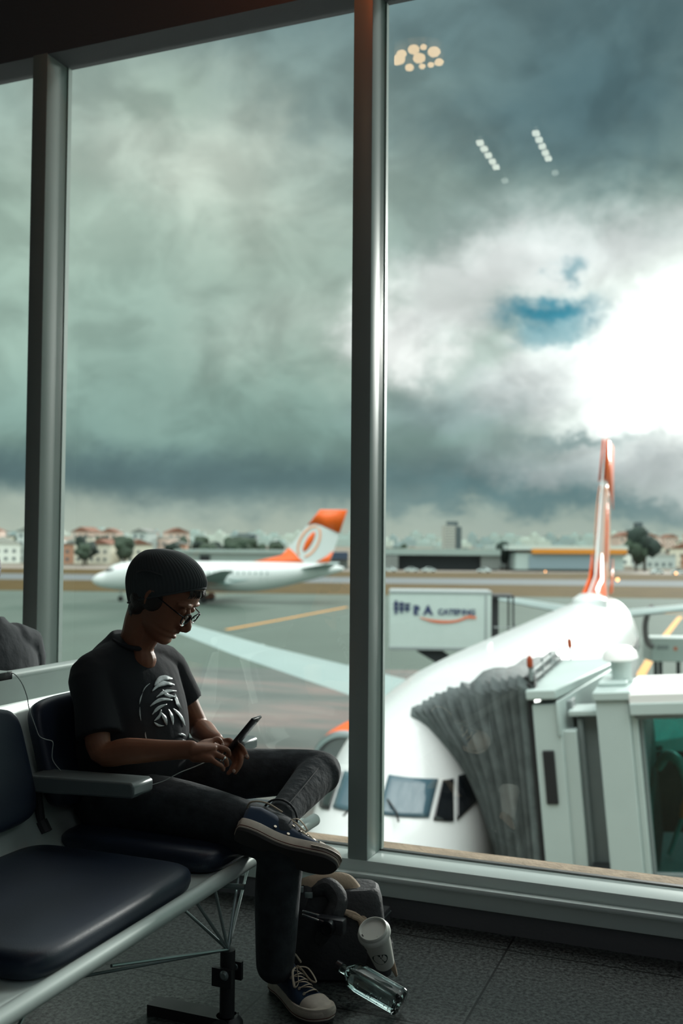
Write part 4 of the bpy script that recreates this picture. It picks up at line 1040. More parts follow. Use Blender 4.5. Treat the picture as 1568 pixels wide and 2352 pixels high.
finger(b, [Wn.lerp(kn[0], .35), P(472, 1704, 2.70), P(492, 1711, 2.735), P(511, 1718, 2.755)], .0095)
kf = [P(533, 1708, 2.845), P(531, 1716, 2.835), P(527, 1724, 2.825), P(521, 1732, 2.815)]
for i, k_ in enumerate(kf):
    q_ = Wf + (k_-Wf)*.12; tube(b, [q_, q_.lerp(k_, .55), k_], [.013, .014, .0115], 10, smooth=2, dome=True)
tube(b, [Wf, Wf.lerp(kf[1], .5), kf[1]], [(.022, .02), (.026, .017), (.026, .014)], 14, smooth=2, dome=True)
finger(b, [kf[0], P(549, 1712, 2.80), P(559, 1721, 2.775), P(568, 1740, 2.765)], .0086)
finger(b, [kf[1], P(548, 1724, 2.79), P(554, 1740, 2.755), P(551, 1757, 2.74), P(540, 1774, 2.73)], .009)
finger(b, [kf[2], P(541, 1732, 2.79), P(546, 1746, 2.76), P(538, 1762, 2.735), P(524, 1776, 2.725)], .0085)
finger(b, [kf[3], P(532, 1740, 2.79), P(537, 1752, 2.765), P(529, 1768, 2.745)], .0074)
finger(b, [Wf.lerp(kf[0], .4), P(517, 1702, 2.86), P(527, 1700, 2.84), P(536, 1706, 2.825)], .0095)
obj('body', b, skin, kid, remesh=.0032, sm=3)
# nails and a ring
for (px, py, Y) in ((537, 1771, 2.722), (511, 1711, 2.722), (566, 1737, 2.757)):
    b = BM(); ell(b, P(px, py, Y), (.0055, .004, .006)); obj('fingernail', b, M.setdefault('nl', mat('nail', (205, 180, 165), .3)), kid)
b = BM(); c_ = P(512, 1744, 2.664); d_ = (P(519, 1749, 2.67)-P(506, 1737, 2.66)).normalized()
fr_ = Matrix((d_.cross(Vector((0, 0, 1))).normalized(), d_.cross(d_.cross(Vector((0, 0, 1)))).normalized(), d_)).transposed().to_4x4(); fr_.translation = c_
lathe(b, [(.0092, -.0025), (.0102, -.002), (.0102, .002), (.0092, .0025)], 20, fr_); obj('ring', b, M.setdefault('sil', mat('silver', (210, 214, 214), .2, 1)), kid)
# t-shirt
b = BM()
torso = [((-1.86, 2.8, .475), .17, .135), ((-1.855, 2.8, .56), .185, .155), ((-1.845, 2.8, .66), .19, .165), ((-1.845, 2.8, .76), .19, .160), ((-1.86, 2.8, .85), .192, .140), ((-1.868, 2.8, .92), .188, .115), ((-1.868, 2.8, .972), .145, .085), ((-1.86, 2.8, 1.005), .09, .072), ((-1.85, 2.8, 1.025), .07, .064)]
section_tube(b, torso, LT)
tb = b.copy(); bmesh.ops.recalc_face_normals(tb, faces=tb.faces); TB = BVHTree.FromBMesh(tb)
for S_, E_, f, r1 in ((Sn, En, .80, .070), (Sf, Ef, .60, .062)):
    c0 = Vector((-1.862, 2.8, .925)); e = S_.lerp(E_, f)
    tube(b, [c0.lerp(S_, .45), S_+Vector((0, 0, -.008)), S_.lerp(e, .5), e], [(.075, .06), (.066, .064), (.062, .064), (r1, r1)], 22, smooth=4, dome=False)
tube(b, [(-1.862, 2.8, .985), Sn+Vector((0, 0, .012))], [.062, .050], 16, dome=True); tube(b, [(-1.858, 2.8, .985), Sf+Vector((0, 0, .012))], [.062, .050], 16, dome=True)
shirt = obj('t_shirt', b, tee, kid, remesh=.006, sm=3)
b = BM(); nb = Vector((-1.842, 2.795, 1.018)); d_ = Vector((.32, 0, .95)).normalized()
rg = [nb + (LT*.073*math.cos(a) + DP.cross(LT).cross(LT).normalized()*0 + (DP - d_*DP.dot(d_)).normalized()*.066*math.sin(a)) for a in [2*math.pi*k/28 for k in range(29)]]
tube(b, rg, .008, 8, caps=False); obj('collar', b, tee, kid)
# printed pattern on the chest: grey streaked patches
def pic(px, py):
    d = ray(px, py).normalized(); h = TB.ray_cast(O, d); return (h[0] - d*.007, h[1]) if h[0] is not None else (None, None)
def patch(poly, nm='shirt_print'):
    pts = [(150+x/3.136, 1230+y/3.136) for x, y in poly]; bb = BM(); vs = []
    for x, y in pts:
        p, _ = pic(x, y)
        if p is None: return
        vs.append(bb.verts.new(p))
    try: bb.faces.new(vs)
    except Exception: return
    bmesh.ops.triangulate(bb, faces=bb.faces); bmesh.ops.subdivide_edges(bb, edges=bb.edges, cuts=2, use_grid_fill=True)
    for v in bb.verts:
        d = (v.co-O).normalized(); h = TB.ray_cast(O, d)
        if h[0] is not None: v.co = h[0]-d*.006
    obj(nm, bb, printm, shirt, smooth=True, solid=.0015)
rnd = random.Random(21)
for (x0, y0, x1, y1, bend, w_) in ((640, 1080, 770, 1030, -30, 26), (625, 1120, 785, 1075, -34, 22), (655, 1165, 800, 1120, -20, 14), (700, 1110, 790, 1160, 16, 16), (610, 1230, 770, 1185, -26, 16), (625, 1290, 730, 1215, -14, 12), (790, 1140, 838, 1255, 10, 12),
             (640, 1335, 690, 1255, 12, 12), (690, 1275, 730, 1365, -8, 16), (742, 1250, 775, 1365, -10, 12), (775, 1245, 860, 1370, -14, 13), (640, 1345, 710, 1370, 10, 9), (805, 1345, 905, 1395, -10, 10), (812, 1430, 868, 1445, -6, 10), (870, 1505, 918, 1455, 8, 11),
             (822, 1505, 890, 1525, -6, 9), (576, 1415, 586, 1470, 4, 5), (590, 1470, 612, 1492, -4, 5), (684, 1472, 730, 1545, -10, 12), (556, 1130, 608, 1066, -8, 5), (534, 1215, 556, 1135, -4, 5), (545, 1335, 536, 1235, -4, 5), (840, 1470, 880, 1480, 4, 8), (900, 1400, 915, 1440, 4, 8)):
    n_ = 7; a_, b_ = [], []
    dx, dy = x1-x0, y1-y0; ln = math.hypot(dx, dy); nx, ny = -dy/ln, dx/ln
    for q in range(n_+1):
        f = q/n_; bw_ = w_*math.sin(math.pi*(f*.86+.07))*rnd.uniform(.75, 1.1); mx_ = x0+dx*f+nx*bend*math.sin(math.pi*f); my_ = y0+dy*f+ny*bend*math.sin(math.pi*f)
        a_.append((mx_+nx*bw_, my_+ny*bw_)); b_.append((mx_-nx*bw_*.8, my_-ny*bw_*.8))
    poly = a_+b_[::-1]
    patch(poly)
# jeans
b = BM()
section_tube(b, [((-1.87, 2.8, .475), .175, .13), ((-1.87, 2.8, .54), .18, .14), ((-1.87, 2.8, .60), .165, .13)], LT)
ell(b, (-1.87, 2.8, .49), (.14, .18, .07))
tube(b, [hipN, hipN.lerp(kneeN, .35)+Vector((0, 0, .028)), hipN.lerp(kneeN, .75)+Vector((0, 0, .02)), kneeN, kneeN.lerp(ankN, .12)+Vector((.005, 0, 0)), kneeN.lerp(ankN, .4), kneeN.lerp(ankN, .8), ankN+Vector((0, 0, .015))], [.10, .092, .080, .070, .068, .067, .060, .056], 22, smooth=4, dome=True)
tube(b, [hipF, hipF.lerp(kneeF, .35)+Vector((0, 0, .024)), hipF.lerp(kneeF, .78)+Vector((0, 0, .012)), kneeF, kneeF.lerp(ankF, .14), kneeF.lerp(ankF, .4), kneeF.lerp(ankF, .75), ankF], [.10, .090, .076, .068, .066, .060, .051, .046], 22, smooth=5, dome=True)
jeans = obj('jeans', b, denim, kid, remesh=.0065, sm=4)
for A_, B_, side in ((kneeF.lerp(ankF, .25), ankF, 1),):      # leg seam and hem
    b = BM(); d_ = (B_-A_).normalized(); nrm = (O-A_); nrm = (nrm-d_*nrm.dot(d_)).normalized(); s_ = d_.cross(nrm)
    tube(b, [A_+nrm*.060+s_*.012, A_.lerp(B_, .5)+nrm*.057+s_*.008, B_+nrm*.050+s_*.006], .0018, 6, smooth=3); obj('leg_seam', b, M.setdefault('seam', mat('denim_seam', (46, 50, 54), .8)), jeans)
    b = BM(); c_ = B_ - d_*.0
    rg = [c_ + (nrm*math.cos(a)+s_*math.sin(a))*.0545 for a in [2*math.pi*k/26 for k in range(27)]]; tube(b, rg, .0035, 6, caps=False); obj('hem', b, denim, jeans)
# shoes: local x = toe, y = left, z = up, origin under the heel
def shoe(nm, Mx, side, laces=True):
    """side = +1 left shoe (medial side is -y)"""
    root_w = lambda p: Mx @ Vector(p)
    out = [(0, .020), (.006, .029), (.03, .034), (.07, .032), (.11, .031), (.15, .036), (.19, .044), (.225, .047), (.255, .043), (.278, .030), (.290, .012)]
    def off(x): return (.010*math.sin(max(0, min(1, (x-.06)/.18))*math.pi) - .006*(x/.29)) * (-side)*-1
    def ring(z, g=0.0):
        P_ = catmull([Vector((x, w+g, 0)) for x, w in out], 3); P_[0] = Vector((-g, .012, 0)); P_[-1] = Vector((.292+g, .004, 0))
        L_ = [Vector((p.x, off(p.x)+p.y, z+.010*max(0, (p.x-.2)/.09)**2)) for p in P_]; Rr_ = [Vector((p.x, off(p.x)-p.y, z+.010*max(0, (p.x-.2)/.09)**2)) for p in P_][::-1]
        return [Mx @ p for p in L_+Rr_]
    up_ = BM(); rings = []
    for x, w, h, bot in ((.004, .020, .085, .02), (.012, .028, .10, .02), (.04, .031, .108, .02), (.08, .031, .106, .02), (.11, .031, .100, .02), (.135, .033, .090, .02), (.16, .038, .080, .02), (.185, .043, .071, .02), (.21, .046, .063, .02), (.235, .045, .056, .02), (.26, .039, .048, .02), (.278, .026, .038, .02), (.287, .010, .030, .02)):
        r = []
        for k in range(25):
            a = math.pi*k/24; ca, sa = math.cos(a), math.sin(a)
            r.append(Mx @ Vector((x, off(x)+w*math.copysign(abs(ca)**.7, ca), bot+(h-bot)*abs(sa)**.75)))
        rings.append(r)
    loft(up_, rings)
    s = obj(nm, up_, navy_cv, kid)
    b = BM(); loft(b, [ring(.0, -.002), ring(.004, .0), ring(.008, .0)]); obj('outsole', b, rubber_d, s)
    b = BM(); loft(b, [ring(.008, .001), ring(.010, .003), ring(.013, .003), ring(.0145, .0015), ring(.016, .003), ring(.036, .0035), ring(.040, .0015)]); obj('midsole', b, rubber_w, s)
    b = BM(); loft(b, [ring(.0135, .0038), ring(.0155, .0038)]); obj('sole_stripe', b, M.setdefault('rs', mat('sole_stripe_red', (92, 44, 36), .6)), s)
    # toe cap
    b = BM(); rings = []
    for x, w, h in ((.222, .0475, .062), (.235, .0465, .059), (.26, .0405, .051), (.278, .0275, .041), (.2885, .011, .031)):
        rings.append([Mx @ Vector((x, off(x)+(w)*math.copysign(abs(math.cos(math.pi*k/24))**.7, math.cos(math.pi*k/24)), .022+(h-.02)*abs(math.sin(math.pi*k/24))**.75)) for k in range(25)])
    loft(b, rings); obj('toe_cap', b, rubber_w, s)
    # textured bumper strip round the toe
    b = BM()
    P_ = catmull([Vector((x, w+.0045, 0)) for x, w in out], 3); L_ = [p for p in P_ if p.x > .19]
    path = [Vector((p.x, off(p.x)+p.y, .026+.010*max(0, (p.x-.2)/.09)**2)) for p in L_]; path += [Vector((p.x, off(p.x)-p.y, q.z)) for p, q in zip(L_[::-1], path[::-1])]
    for i in range(len(path)-1):
        for f in (0, .34, .67):
            p = path[i].lerp(path[i+1], f); ell(b, Mx @ p, (.0022, .0022, .0045), seg=6)
    tube(b, [Mx @ p for p in path], [(.0016, .008)]*len(path), 8); obj('bumper', b, rubber_w, s)
    # eyelets and laces
    st = [(.215, .0685), (.193, .076), (.171, .083), (.149, .091), (.127, .099)]
    for x, z in st:
        for q in (-1, 1):
            b = BM(); c_ = Vector((x-.008, off(x)+q*.018, z-.006)); n_ = Vector((.25, q*.75, .62)).normalized()
            fm_ = n_.to_track_quat('Z', 'Y').to_matrix().to_4x4(); fm_.translation = c_ + n_*.003
            tor = [(.0025, -.001), (.0045, -.001), (.0052, .0006), (.0045, .0018), (.0027, .0018)]
            lathe(b, tor, 14, Mx @ fm_); obj('eyelet', b, eyel, s)
    for i, (x, z) in enumerate(st):
        b = BM(); tube(b, [Mx @ Vector(p) for p in [(x-.010, off(x)-.021, z-.006), (x, off(x)-.010, z+.004), (x+.002, off(x), z+.006), (x, off(x)+.010, z+.004), (x-.010, off(x)+.021, z-.006)]], [(.0042, .0014)]*5, 8, smooth=3); obj('lace', b, lacem, s)
        if i < 4:
            x2, z2 = st[i+1]; b = BM(); tube(b, [Mx @ Vector(p) for p in [(x-.008, off(x)+.019, z-.002), ((x+x2)/2, off(x), (z+z2)/2+.006), (x2-.008, off(x)-.019, z2-.002)]], [(.0040, .0014)]*3, 8, smooth=3); obj('lace', b, lacem, s)
    if laces:
        for q in (-1, 1):
            b = BM(); x, z = st[-1]
            tube(b, [Mx @ Vector(p) for p in [(x, q*.004, z+.008), (x+.022, q*.026, z+.006), (x+.052, q*.036, z-.022), (x+.046, q*.020, z-.018), (x+.018, q*.008, z+.004), (x, q*.002, z+.010)]], [(.0034, .0014)]*6, 8, smooth=4); obj('lace', b, lacem, s)
    for (x, z) in ((.095, .052), (.135, .046)):     # vents on the inner side
        b = BM(); q = -side; w = .0325 if x < .12 else .0345; c_ = Vector((x, off(x)+q*w, z)); n_ = Vector((0, q, .25)).normalized(); fm_ = n_.to_track_quat('Z', 'Y').to_matrix().to_4x4(); fm_.translation = c_
        lathe(b, [(.0022, -.002), (.0042, -.002), (.005, .0006), (.0042, .0018), (.0024, .0018)], 14, Mx @ fm_); obj('eyelet', b, eyel, s)
    b = BM(); tube(b, [Mx @ Vector(p) for p in [(.10, off(.1)-.033, .105), (.05, off(.05)-.033, .111), (.012, -.024, .105), (.004, 0, .10), (.012, .024, .105), (.05, off(.05)+.033, .111), (.10, off(.1)+.033, .105)]], .003, 8, smooth=3); obj('top_piping', b, lacem, s)
    return s
# crossed foot: sole turned to the window-less side, inner side up
heel = at(539, 1917, Y=2.55); toe = at(758, 2003, Y=2.645)
ax = (toe-heel).normalized()
soln = Vector((-.18, -.86, -.50)); soln = (soln-ax*soln.dot(ax)).normalized(); zz = -soln; yy_ = zz.cross(ax)
ML = Matrix((ax, yy_, zz)).transposed().to_4x4() @ Matrix.Diagonal((1.05, 1.05, 1.0, 1)); ML.translation = heel
shoe('crossed_shoe', ML, 1)
ax = Vector((.80, -.60, 0)).normalized(); zz = Vector((0, 0, 1)); MRr = Matrix((ax, zz.cross(ax), zz)).transposed().to_4x4(); MRr.translation = Vector((-1.075, 2.60, 0)) - ax*.285 + Vector((0, 0, .001))
shoe('floor_shoe', MRr, -1)
# beanie
b = BM(); sections = [((.088, .103), (-.094, -.086), .083), ((.086, .114), (-.112, -.070), .088), ((.074, .130), (-.132, -.046), .091), ((.040, .148), (-.150, -.018), .090), ((-.002, .153), (-.162, .016), .083), ((-.05, .147), (-.160, .052), .068), ((-.092, .130), (-.146, .086), .042), ((-.116, .114), (-.128, .102), .010)]
A_ = catmull([Vector((s_[0][0], s_[0][1], 0)) for s_ in sections], 4); B_ = catmull([Vector((s_[1][0], s_[1][1], 0)) for s_ in sections], 4); W_ = catmull([Vector((s_[2], 0, 0)) for s_ in sections], 4)
rings = []; NR = 62
for i in range(len(A_)):
    c_ = (A_[i]+B_[i])/2; h_ = (A_[i]-B_[i])/2; r = []
    for k in range(NR*4):
        a = 2*math.pi*k/(NR*4); rb = 1 + (.020*(.5+.5*math.cos(a*NR)))*min(1, (len(A_)-1-i)/6) + .012*math.sin(3*a+i*.35)*min(1, i/8)
        p = Vector((c_.x+h_.x*math.cos(a)*rb, W_[i].x*math.sin(a)*rb, c_.y+h_.y*math.cos(a)*rb)); r.append(HM @ p)
    rings.append(r)
loft(b, rings[::-1], caps=True)
hat = obj('beanie', b, knit, kid, auto=0)
b = BM(); rg = [rings[0][k % (NR*4)] for k in range(0, NR*4+1, 4)]; tube(b, rg, .0035, 8, caps=False); obj('brim_edge', b, knit, hat)
b = BM(); tube(b, [HM @ Vector(p) for p in [(-.02, -.0935, .08), (-.07, -.093, .062), (-.098, -.082, .034)]], .003, 8, smooth=4, dome=True); obj('fold_seam', b, knit, hat)
b = BM()
rnd = random.Random(5)
for k in range(60):
    y = rnd.uniform(-.055, .055); x = .097 - abs(y)*.28; u = .083-abs(y)*.15
    tube(b, [HM @ Vector((x-.006, y, u+.012)), HM @ Vector((x+.004, y+rnd.uniform(-.006, .006), u)), HM @ Vector((x+.003, y+rnd.uniform(-.012, .012), u-.012))], [.0016, .0012, .0005], 5)
obj('fringe', b, hairm, kid); b = BM()
for k in range(50):
    a = rnd.uniform(-1.1, 1.1); tube(b, [HM @ Vector((-.085*math.cos(a), .075*math.sin(a), -.05)), HM @ Vector((-.09*math.cos(a), .078*math.sin(a), -.085)), HM @ Vector((-.082*math.cos(a), .07*math.sin(a), -.105))], [.004, .0035, .001], 5)
for q in (1, -1):
    ell(b, HM @ Vector((-.020, q*.064, .0)), (.046, .022, .052)); ell(b, HM @ Vector((-.052, q*.036, -.030)), (.046, .044, .050)); ell(b, HM @ Vector((-.046, q*.030, -.066)), (.036, .034, .036))
obj('hair', b, hairm, kid, remesh=.004, sm=10)
# glasses
def lens_ring(q): return [HM @ Vector((.112-abs(.033+.026*math.cos(a)-.02)*.16, q*(.0335+.0265*math.cos(a)), -.001+.0185*math.sin(a)*(1+.12*math.cos(a)))) for a in [2*math.pi*k/28 for k in range(29)]]
b = BM(); tube(b, lens_ring(1), .0022, 8, caps=False)
gls = obj('glasses', b, gfr, kid)
b = BM(); tube(b, lens_ring(-1), .0022, 8, caps=False); tube(b, [HM @ Vector((.113, -.008, .004)), HM @ Vector((.117, 0, .008)), HM @ Vector((.113, .008, .004))], .002, 8, smooth=3); obj('frame_bridge', b, gfr, gls)
for q in (1, -1):
    b = BM(); tube(b, [HM @ Vector((.107, q*.060, .008)), HM @ Vector((.09, q*.073, .010)), HM @ Vector((.0, q*.081, .012)), HM @ Vector((-.02, q*.080, .004))], .0022, 8, smooth=3); obj('temple_arm', b, gfr, gls)
    b = BM(); f_ = lens_ring(q)[:-1]; b.faces.new([b.verts.new(p) for p in f_]); obj('lens', b, pane_mat('spectacle_lens', tint=(.9, .93, .93)), gls, solid=.001)

# ---- phone
pc = P(557, 1688, 2.79)
L_ = Vector((.63, .10, .77)).normalized(); Wd = Vector((-.10, .99, -.05)); Wd = (Wd-L_*Wd.dot(L_)).normalized(); Nn = L_.cross(Wd)
PM = Matrix((L_, Wd, Nn)).transposed().to_4x4(); PM.translation = pc
b = BM(); box(b, -.074, .074, -.037, .037, -.0045, .0045, mtx=PM, bev=.0035)
ph = thing('phone', 'black phone tilted up in the hands of the seated person', 'phone', pc)
obj('casing', b, M.setdefault('ph', mat('phone_black', (44, 46, 50), .3)), ph)
sgn = 1 if Nn.dot(Vector((1, 0, -.5))) > 0 else -1
b = BM(); box(b, -.070, .070, -.034, .034, -sgn*.0047-.0003, -sgn*.0047+.0003, mtx=PM); obj('screen', b, M.setdefault('scr', mat('phone_screen', (40, 46, 50), .1, 0, .7)), ph)
b = BM(); lathe(b, [(.004, 0), (.004, .0012), (.003, .0012)], 16, PM @ Matrix.Translation((.058, .022, sgn*.0045)) @ (Matrix() if sgn > 0 else Matrix.Rotation(math.pi, 4, 'X'))); obj('camera_lens', b, eyel, ph)
b = BM(); lathe(b, [(.0045, 0), (.0045, .0006)], 16, PM @ Matrix.Translation((.022, .0, sgn*.0045)) @ (Matrix() if sgn > 0 else Matrix.Rotation(math.pi, 4, 'X'))); obj('logo_mark', b, gfr, ph)
# ---- charging cable and adapter
wc = mat('white_cable', (196, 204, 200), .45)
b = BM(); tube(b, [P(18, 1545, 2.30), P(34, 1549, 2.31), P(50, 1569, 2.33), P(62, 1600, 2.36), P(67, 1628, 2.37), P(80, 1665, 2.40), P(90, 1690, 2.43), P(104, 1698, 2.45), P(121, 1704, 2.46), P(120, 1725, 2.47), P(121, 1745, 2.48), P(135, 1765, 2.50), P(156, 1780, 2.53), P(230, 1800, 2.56), P(300, 1815, 2.57), P(350, 1802, 2.58), P(380, 1792, 2.60), P(414, 1774, 2.62), P(450, 1760, 2.66), P(505, 1735, 2.74), pc-L_*.074], .0014, 8, smooth=6)
cb_ = obj('charging_cable', b, wc); tag(cb_, 'thin pale charging cable running from the bench top to the phone', 'cable')
b = BM(); tube(b, [P(16, 1545, 2.30), P(24, 1546, 2.305)], .0035, 10); obj('plug', b, wc, cb_)
ad = thing('power_bank', 'small dark power bank plugged in on top of the bench back', 'charger', P(2, 1549, 2.30))
c_ = P(2, 1551, 2.30); b = BM(); box(b, c_.x-.05, c_.x+.017, c_.y-.03, c_.y+.03, c_.z-.014, c_.z+.008, bev=.003); obj('casing', b, M['phone_black'], ad)
b = BM(); box(b, c_.x-.045, c_.x+.016, c_.y-.028, c_.y+.028, c_.z+.008, c_.z+.0095); obj('top_plate', b, steel, ad)

# ---- second person, back to us, cut by the left edge
P2Y = 2.74
p2 = thing('person', 'person in a dark grey t-shirt seen from behind at the left edge', 'person', (-2.5, P2Y, 0))
ct = Vector((-2.40, P2Y, 0)); L2 = Vector((.12, .99, 0)).normalized()
H2 = Matrix(((-1, 0, 0), (0, -1, 0), (0, 0, 1))).to_4x4(); H2.translation = Vector((-2.47, P2Y-.01, 1.215))
b = BM(); head_mesh(b, H2)
section_tube(b, [(ct+Vector((0, 0, .5)), .13, .09), (ct+Vector((0, 0, .8)), .14, .09), (ct+Vector((0, 0, .98)), .13, .07)], L2)
tube(b, [ct+Vector((0, 0, .96)), ct+Vector((-.02, 0, 1.07)), ct+Vector((-.05, 0, 1.17))], [.07, .058, .056], 18, smooth=3)
for q in (1, -1):
    s_ = ct+L2*q*.175+Vector((0, 0, .97)); e_ = s_+Vector((-.05, q*.06, -.27)); w_ = e_+Vector((-.24, -q*.1, .0))
    tube(b, [s_, s_.lerp(e_, .5), e_, e_.lerp(w_, .5), w_, w_+Vector((-.07, 0, -.01))], [.05, .045, .038, .036, .027, (.035, .016)], 14, smooth=3, dome=True)
    for k in range(4): finger(b, [w_+Vector((-.08, (k-1.5)*.018, -.01)), w_+Vector((-.12, (k-1.5)*.019, -.015)), w_+Vector((-.145, (k-1.5)*.019, -.03))])
    finger(b, [w_+Vector((-.03, -q*.03, 0)), w_+Vector((-.07, -q*.052, -.005)), w_+Vector((-.095, -q*.055, -.01))], .009)
    h_ = ct+L2*q*.10+Vector((0, 0, .51)); k_ = h_+Vector((-.50, q*.05, .02)); a_ = k_+Vector((-.02, 0, -.42))
    tube(b, [h_, h_.lerp(k_, .5), k_, k_.lerp(a_, .4), a_], [.075, .065, .05, .045, .035], 12, smooth=3, dome=True)
obj('body', b, skin, p2, remesh=.006, sm=3)
b = BM(); section_tube(b, [(ct+Vector((0, 0, .50)), .18, .13), (ct+Vector((0, 0, .65)), .18, .135), (ct+Vector((0, 0, .82)), .20, .13), (ct+Vector((0, 0, .94)), .205, .105), (ct+Vector((-.005, 0, 1.00)), .17, .085), (ct+Vector((-.015, 0, 1.045)), .10, .075), (ct+Vector((-.02, 0, 1.075)), .072, .068)], L2)
for q in (1, -1):
    s_ = ct+L2*q*.175+Vector((0, 0, .975)); e_ = s_+Vector((-.05, q*.06, -.24)); tube(b, [ct+Vector((0, 0, .97)), s_, s_.lerp(e_, .8)], [.075, .068, .068], 18, smooth=3)
obj('t_shirt', b, M.setdefault('tg', mat('grey_tshirt', (66, 71, 75), .85, 0, .2, sheen=.05, bump=.4, bscale=14, bdist=.012)), p2, remesh=.007, sm=3)
b = BM(); ctr = H2.translation
ell(b, ctr+Vector((.012, 0, .035)), (.105, .084, .105)); ell(b, ctr+Vector((.03, 0, -.03)), (.078, .074, .06)); obj('hair', b, hairm, p2)
b = BM()
for q in (1, -1):
    h_ = ct+L2*q*.10+Vector((0, 0, .51)); k_ = h_+Vector((-.50, q*.05, .02)); a_ = k_+Vector((-.02, 0, -.38))
    tube(b, [h_, h_.lerp(k_, .5), k_, k_.lerp(a_, .4), a_], [.10, .085, .07, .062, .055], 16, smooth=3, dome=True)
ell(b, ct+Vector((0, 0, .5)), (.15, .18, .08)); obj('trousers', b, denim, p2, remesh=.008, sm=3)
for q in (1, -1):
    h_ = ct+L2*q*.10+Vector((0, 0, .51)); k_ = h_+Vector((-.50, q*.05, .02)); a_ = k_+Vector((-.02, 0, -.42)); b = BM()
    tube(b, [(a_.x+.05, a_.y, .05), (a_.x-.04, a_.y, .055), (a_.x-.14, a_.y, .042), (a_.x-.19, a_.y, .03)], [(.038, .045), (.04, .052), (.046, .038), (.03, .022)], 14, smooth=3, dome=True); obj('shoe', b, navy_cv, p2)
# ------------------------------------------------------------ things on the floor by the window
bagm = mat('bag_black_nylon', (58, 60, 63), .7, 0, .3, bump=.4, bscale=60)
beige = mat('beige_lining', (176, 158, 138), .8, 0, .2, bump=.3, bscale=40)
bc = at(775, 2250, Y=2.95); bc.z = 0
bag = thing('backpack', 'black backpack standing open on the floor under the window, beige lining showing', 'bag', bc)
A2 = Vector((.93, .37, 0)); B2 = Vector((-.37, .93, 0)); BMx = Matrix((A2, B2, Vector((0, 0, 1)))).transposed().to_4x4(); BMx.translation = bc
b = BM(); rings = []
for z, a_, c_ in ((0, .125, .075), (.012, .14, .088), (.08, .148, .095), (.16, .146, .092), (.23, .138, .082), (.262, .128, .070), (.27, .118, .060)):
    rings.append([BMx @ Vector((a_*math.copysign(abs(math.cos(t))**.55, math.cos(t)), c_*math.copysign(abs(math.sin(t))**.55, math.sin(t)), z)) for t in [2*math.pi*k/40 for k in range(40)]])
loft(b, rings); obj('body', b, bagm, bag)
b = BM(); tube(b, [BMx @ Vector(p) for p in [(-.13, -.05, .262), (-.10, -.07, .290), (-.04, -.06, .300), (.015, -.03, .290), (.045, -.02, .265), (.07, -.05, .228), (.078, -.08, .19)]], [(.010, .018), (.012, .024), (.013, .024), (.014, .026), (.015, .026), (.014, .024), (.010, .016)], 14, smooth=4, dome=True); obj('lining_flap', b, beige, bag)
b = BM()
for q in range(4): tube(b, [BMx @ Vector(p) for p in [(.01+q*.012, -.10, .225-q*.006), (.05+q*.006, -.095, .212-q*.006), (.075, -.09, .19-q*.010)]], .008, 8, smooth=3, dome=True)
obj('lining_fold', b, beige, bag)
b = BM(); tube(b, [BMx @ Vector(p) for p in [(-.115, -.07, .15), (-.12, -.09, .22), (-.10, -.085, .28), (-.085, -.06, .30)]], [(.018, .005)]*4, 8, smooth=4); obj('strap', b, bagm, bag)
b = BM(); tube(b, [BMx @ Vector(p) for p in [(-.05, -.095, .14), (-.02, -.10, .20), (.0, -.085, .25), (-.03, -.06, .28), (-.08, -.06, .27)]], [(.03, .02), (.045, .03), (.04, .03), (.045, .03), (.03, .02)], 12, smooth=4, dome=True); obj('folded_top', b, bagm, bag)
for x in (-.118, -.09):
    b = BM(); box(b, -.012, .012, -.004, .004, -.009, .009, mtx=BMx @ Matrix.Translation((x, -.092, .285-(x+.118)*.6)), bev=.002); obj('buckle', b, rod, bag)
b = BM(); rings = []
for z, a_ in ((.02, .045), (.06, .052), (.115, .050)):
    rings.append([BMx @ Vector((.120+a_*math.cos(t), -.055+a_*.85*math.sin(t), z)) for t in [2*math.pi*k/24 for k in range(24)]])
loft(b, rings, caps=True); obj('side_pocket', b, bagm, bag)
b = BM(); tube(b, [at(882, 2170, Y=2.80), at(893, 2195, Y=2.78), at(903, 2222, Y=2.77), at(910, 2241, Y=2.76)], [(.005, .016), (.007, .018), (.006, .014), (.003, .006)], 10, smooth=4, dome=True)
cl = obj('cloth', b, beige); tag(cl, 'beige cloth corner hanging below the paper cup', 'cloth')
# silver rods
for (a_, c_, r_, lb) in (((697, 2093, 2.80), (746, 2106, 2.80), .0042, 'upper thin silver rod lying across the open backpack'), ((696, 2101, 2.775), (734, 2115, 2.775), .0032, 'lower thin silver rod lying across the open backpack')):
    p_, q_ = at(*a_[:2], Y=a_[2]), at(*c_[:2], Y=c_[2]); b = BM(); tube(b, [p_, q_], r_, 12, dome=True); o = obj('silver_rod', b, M['silver']); tag(o, lb, 'rod')
    b = BM(); tube(b, [q_, q_+(q_-p_).normalized()*.02], r_*1.4, 12, dome=True); obj('rod_cap', b, M['phone_black'], o)
# dark camera-like lump with a strap
cp = at(760, 2122, Y=2.79); cm_ = thing('camera', 'small black camera resting on the front of the open backpack', 'camera', cp)
b = BM(); box(b, cp.x-.045, cp.x+.045, cp.y-.015, cp.y+.02, cp.z-.028, cp.z+.02, bev=.008); obj('body', b, M['phone_black'], cm_)
b = BM(); lathe(b, [(.022, 0), (.022, .022), (.017, .024), (.015, .018), (.002, .017)], 24, Matrix.Translation((cp.x, cp.y-.014, cp.z-.003)) @ Matrix.Rotation(math.pi/2, 4, 'X')); obj('lens', b, gfr, cm_)
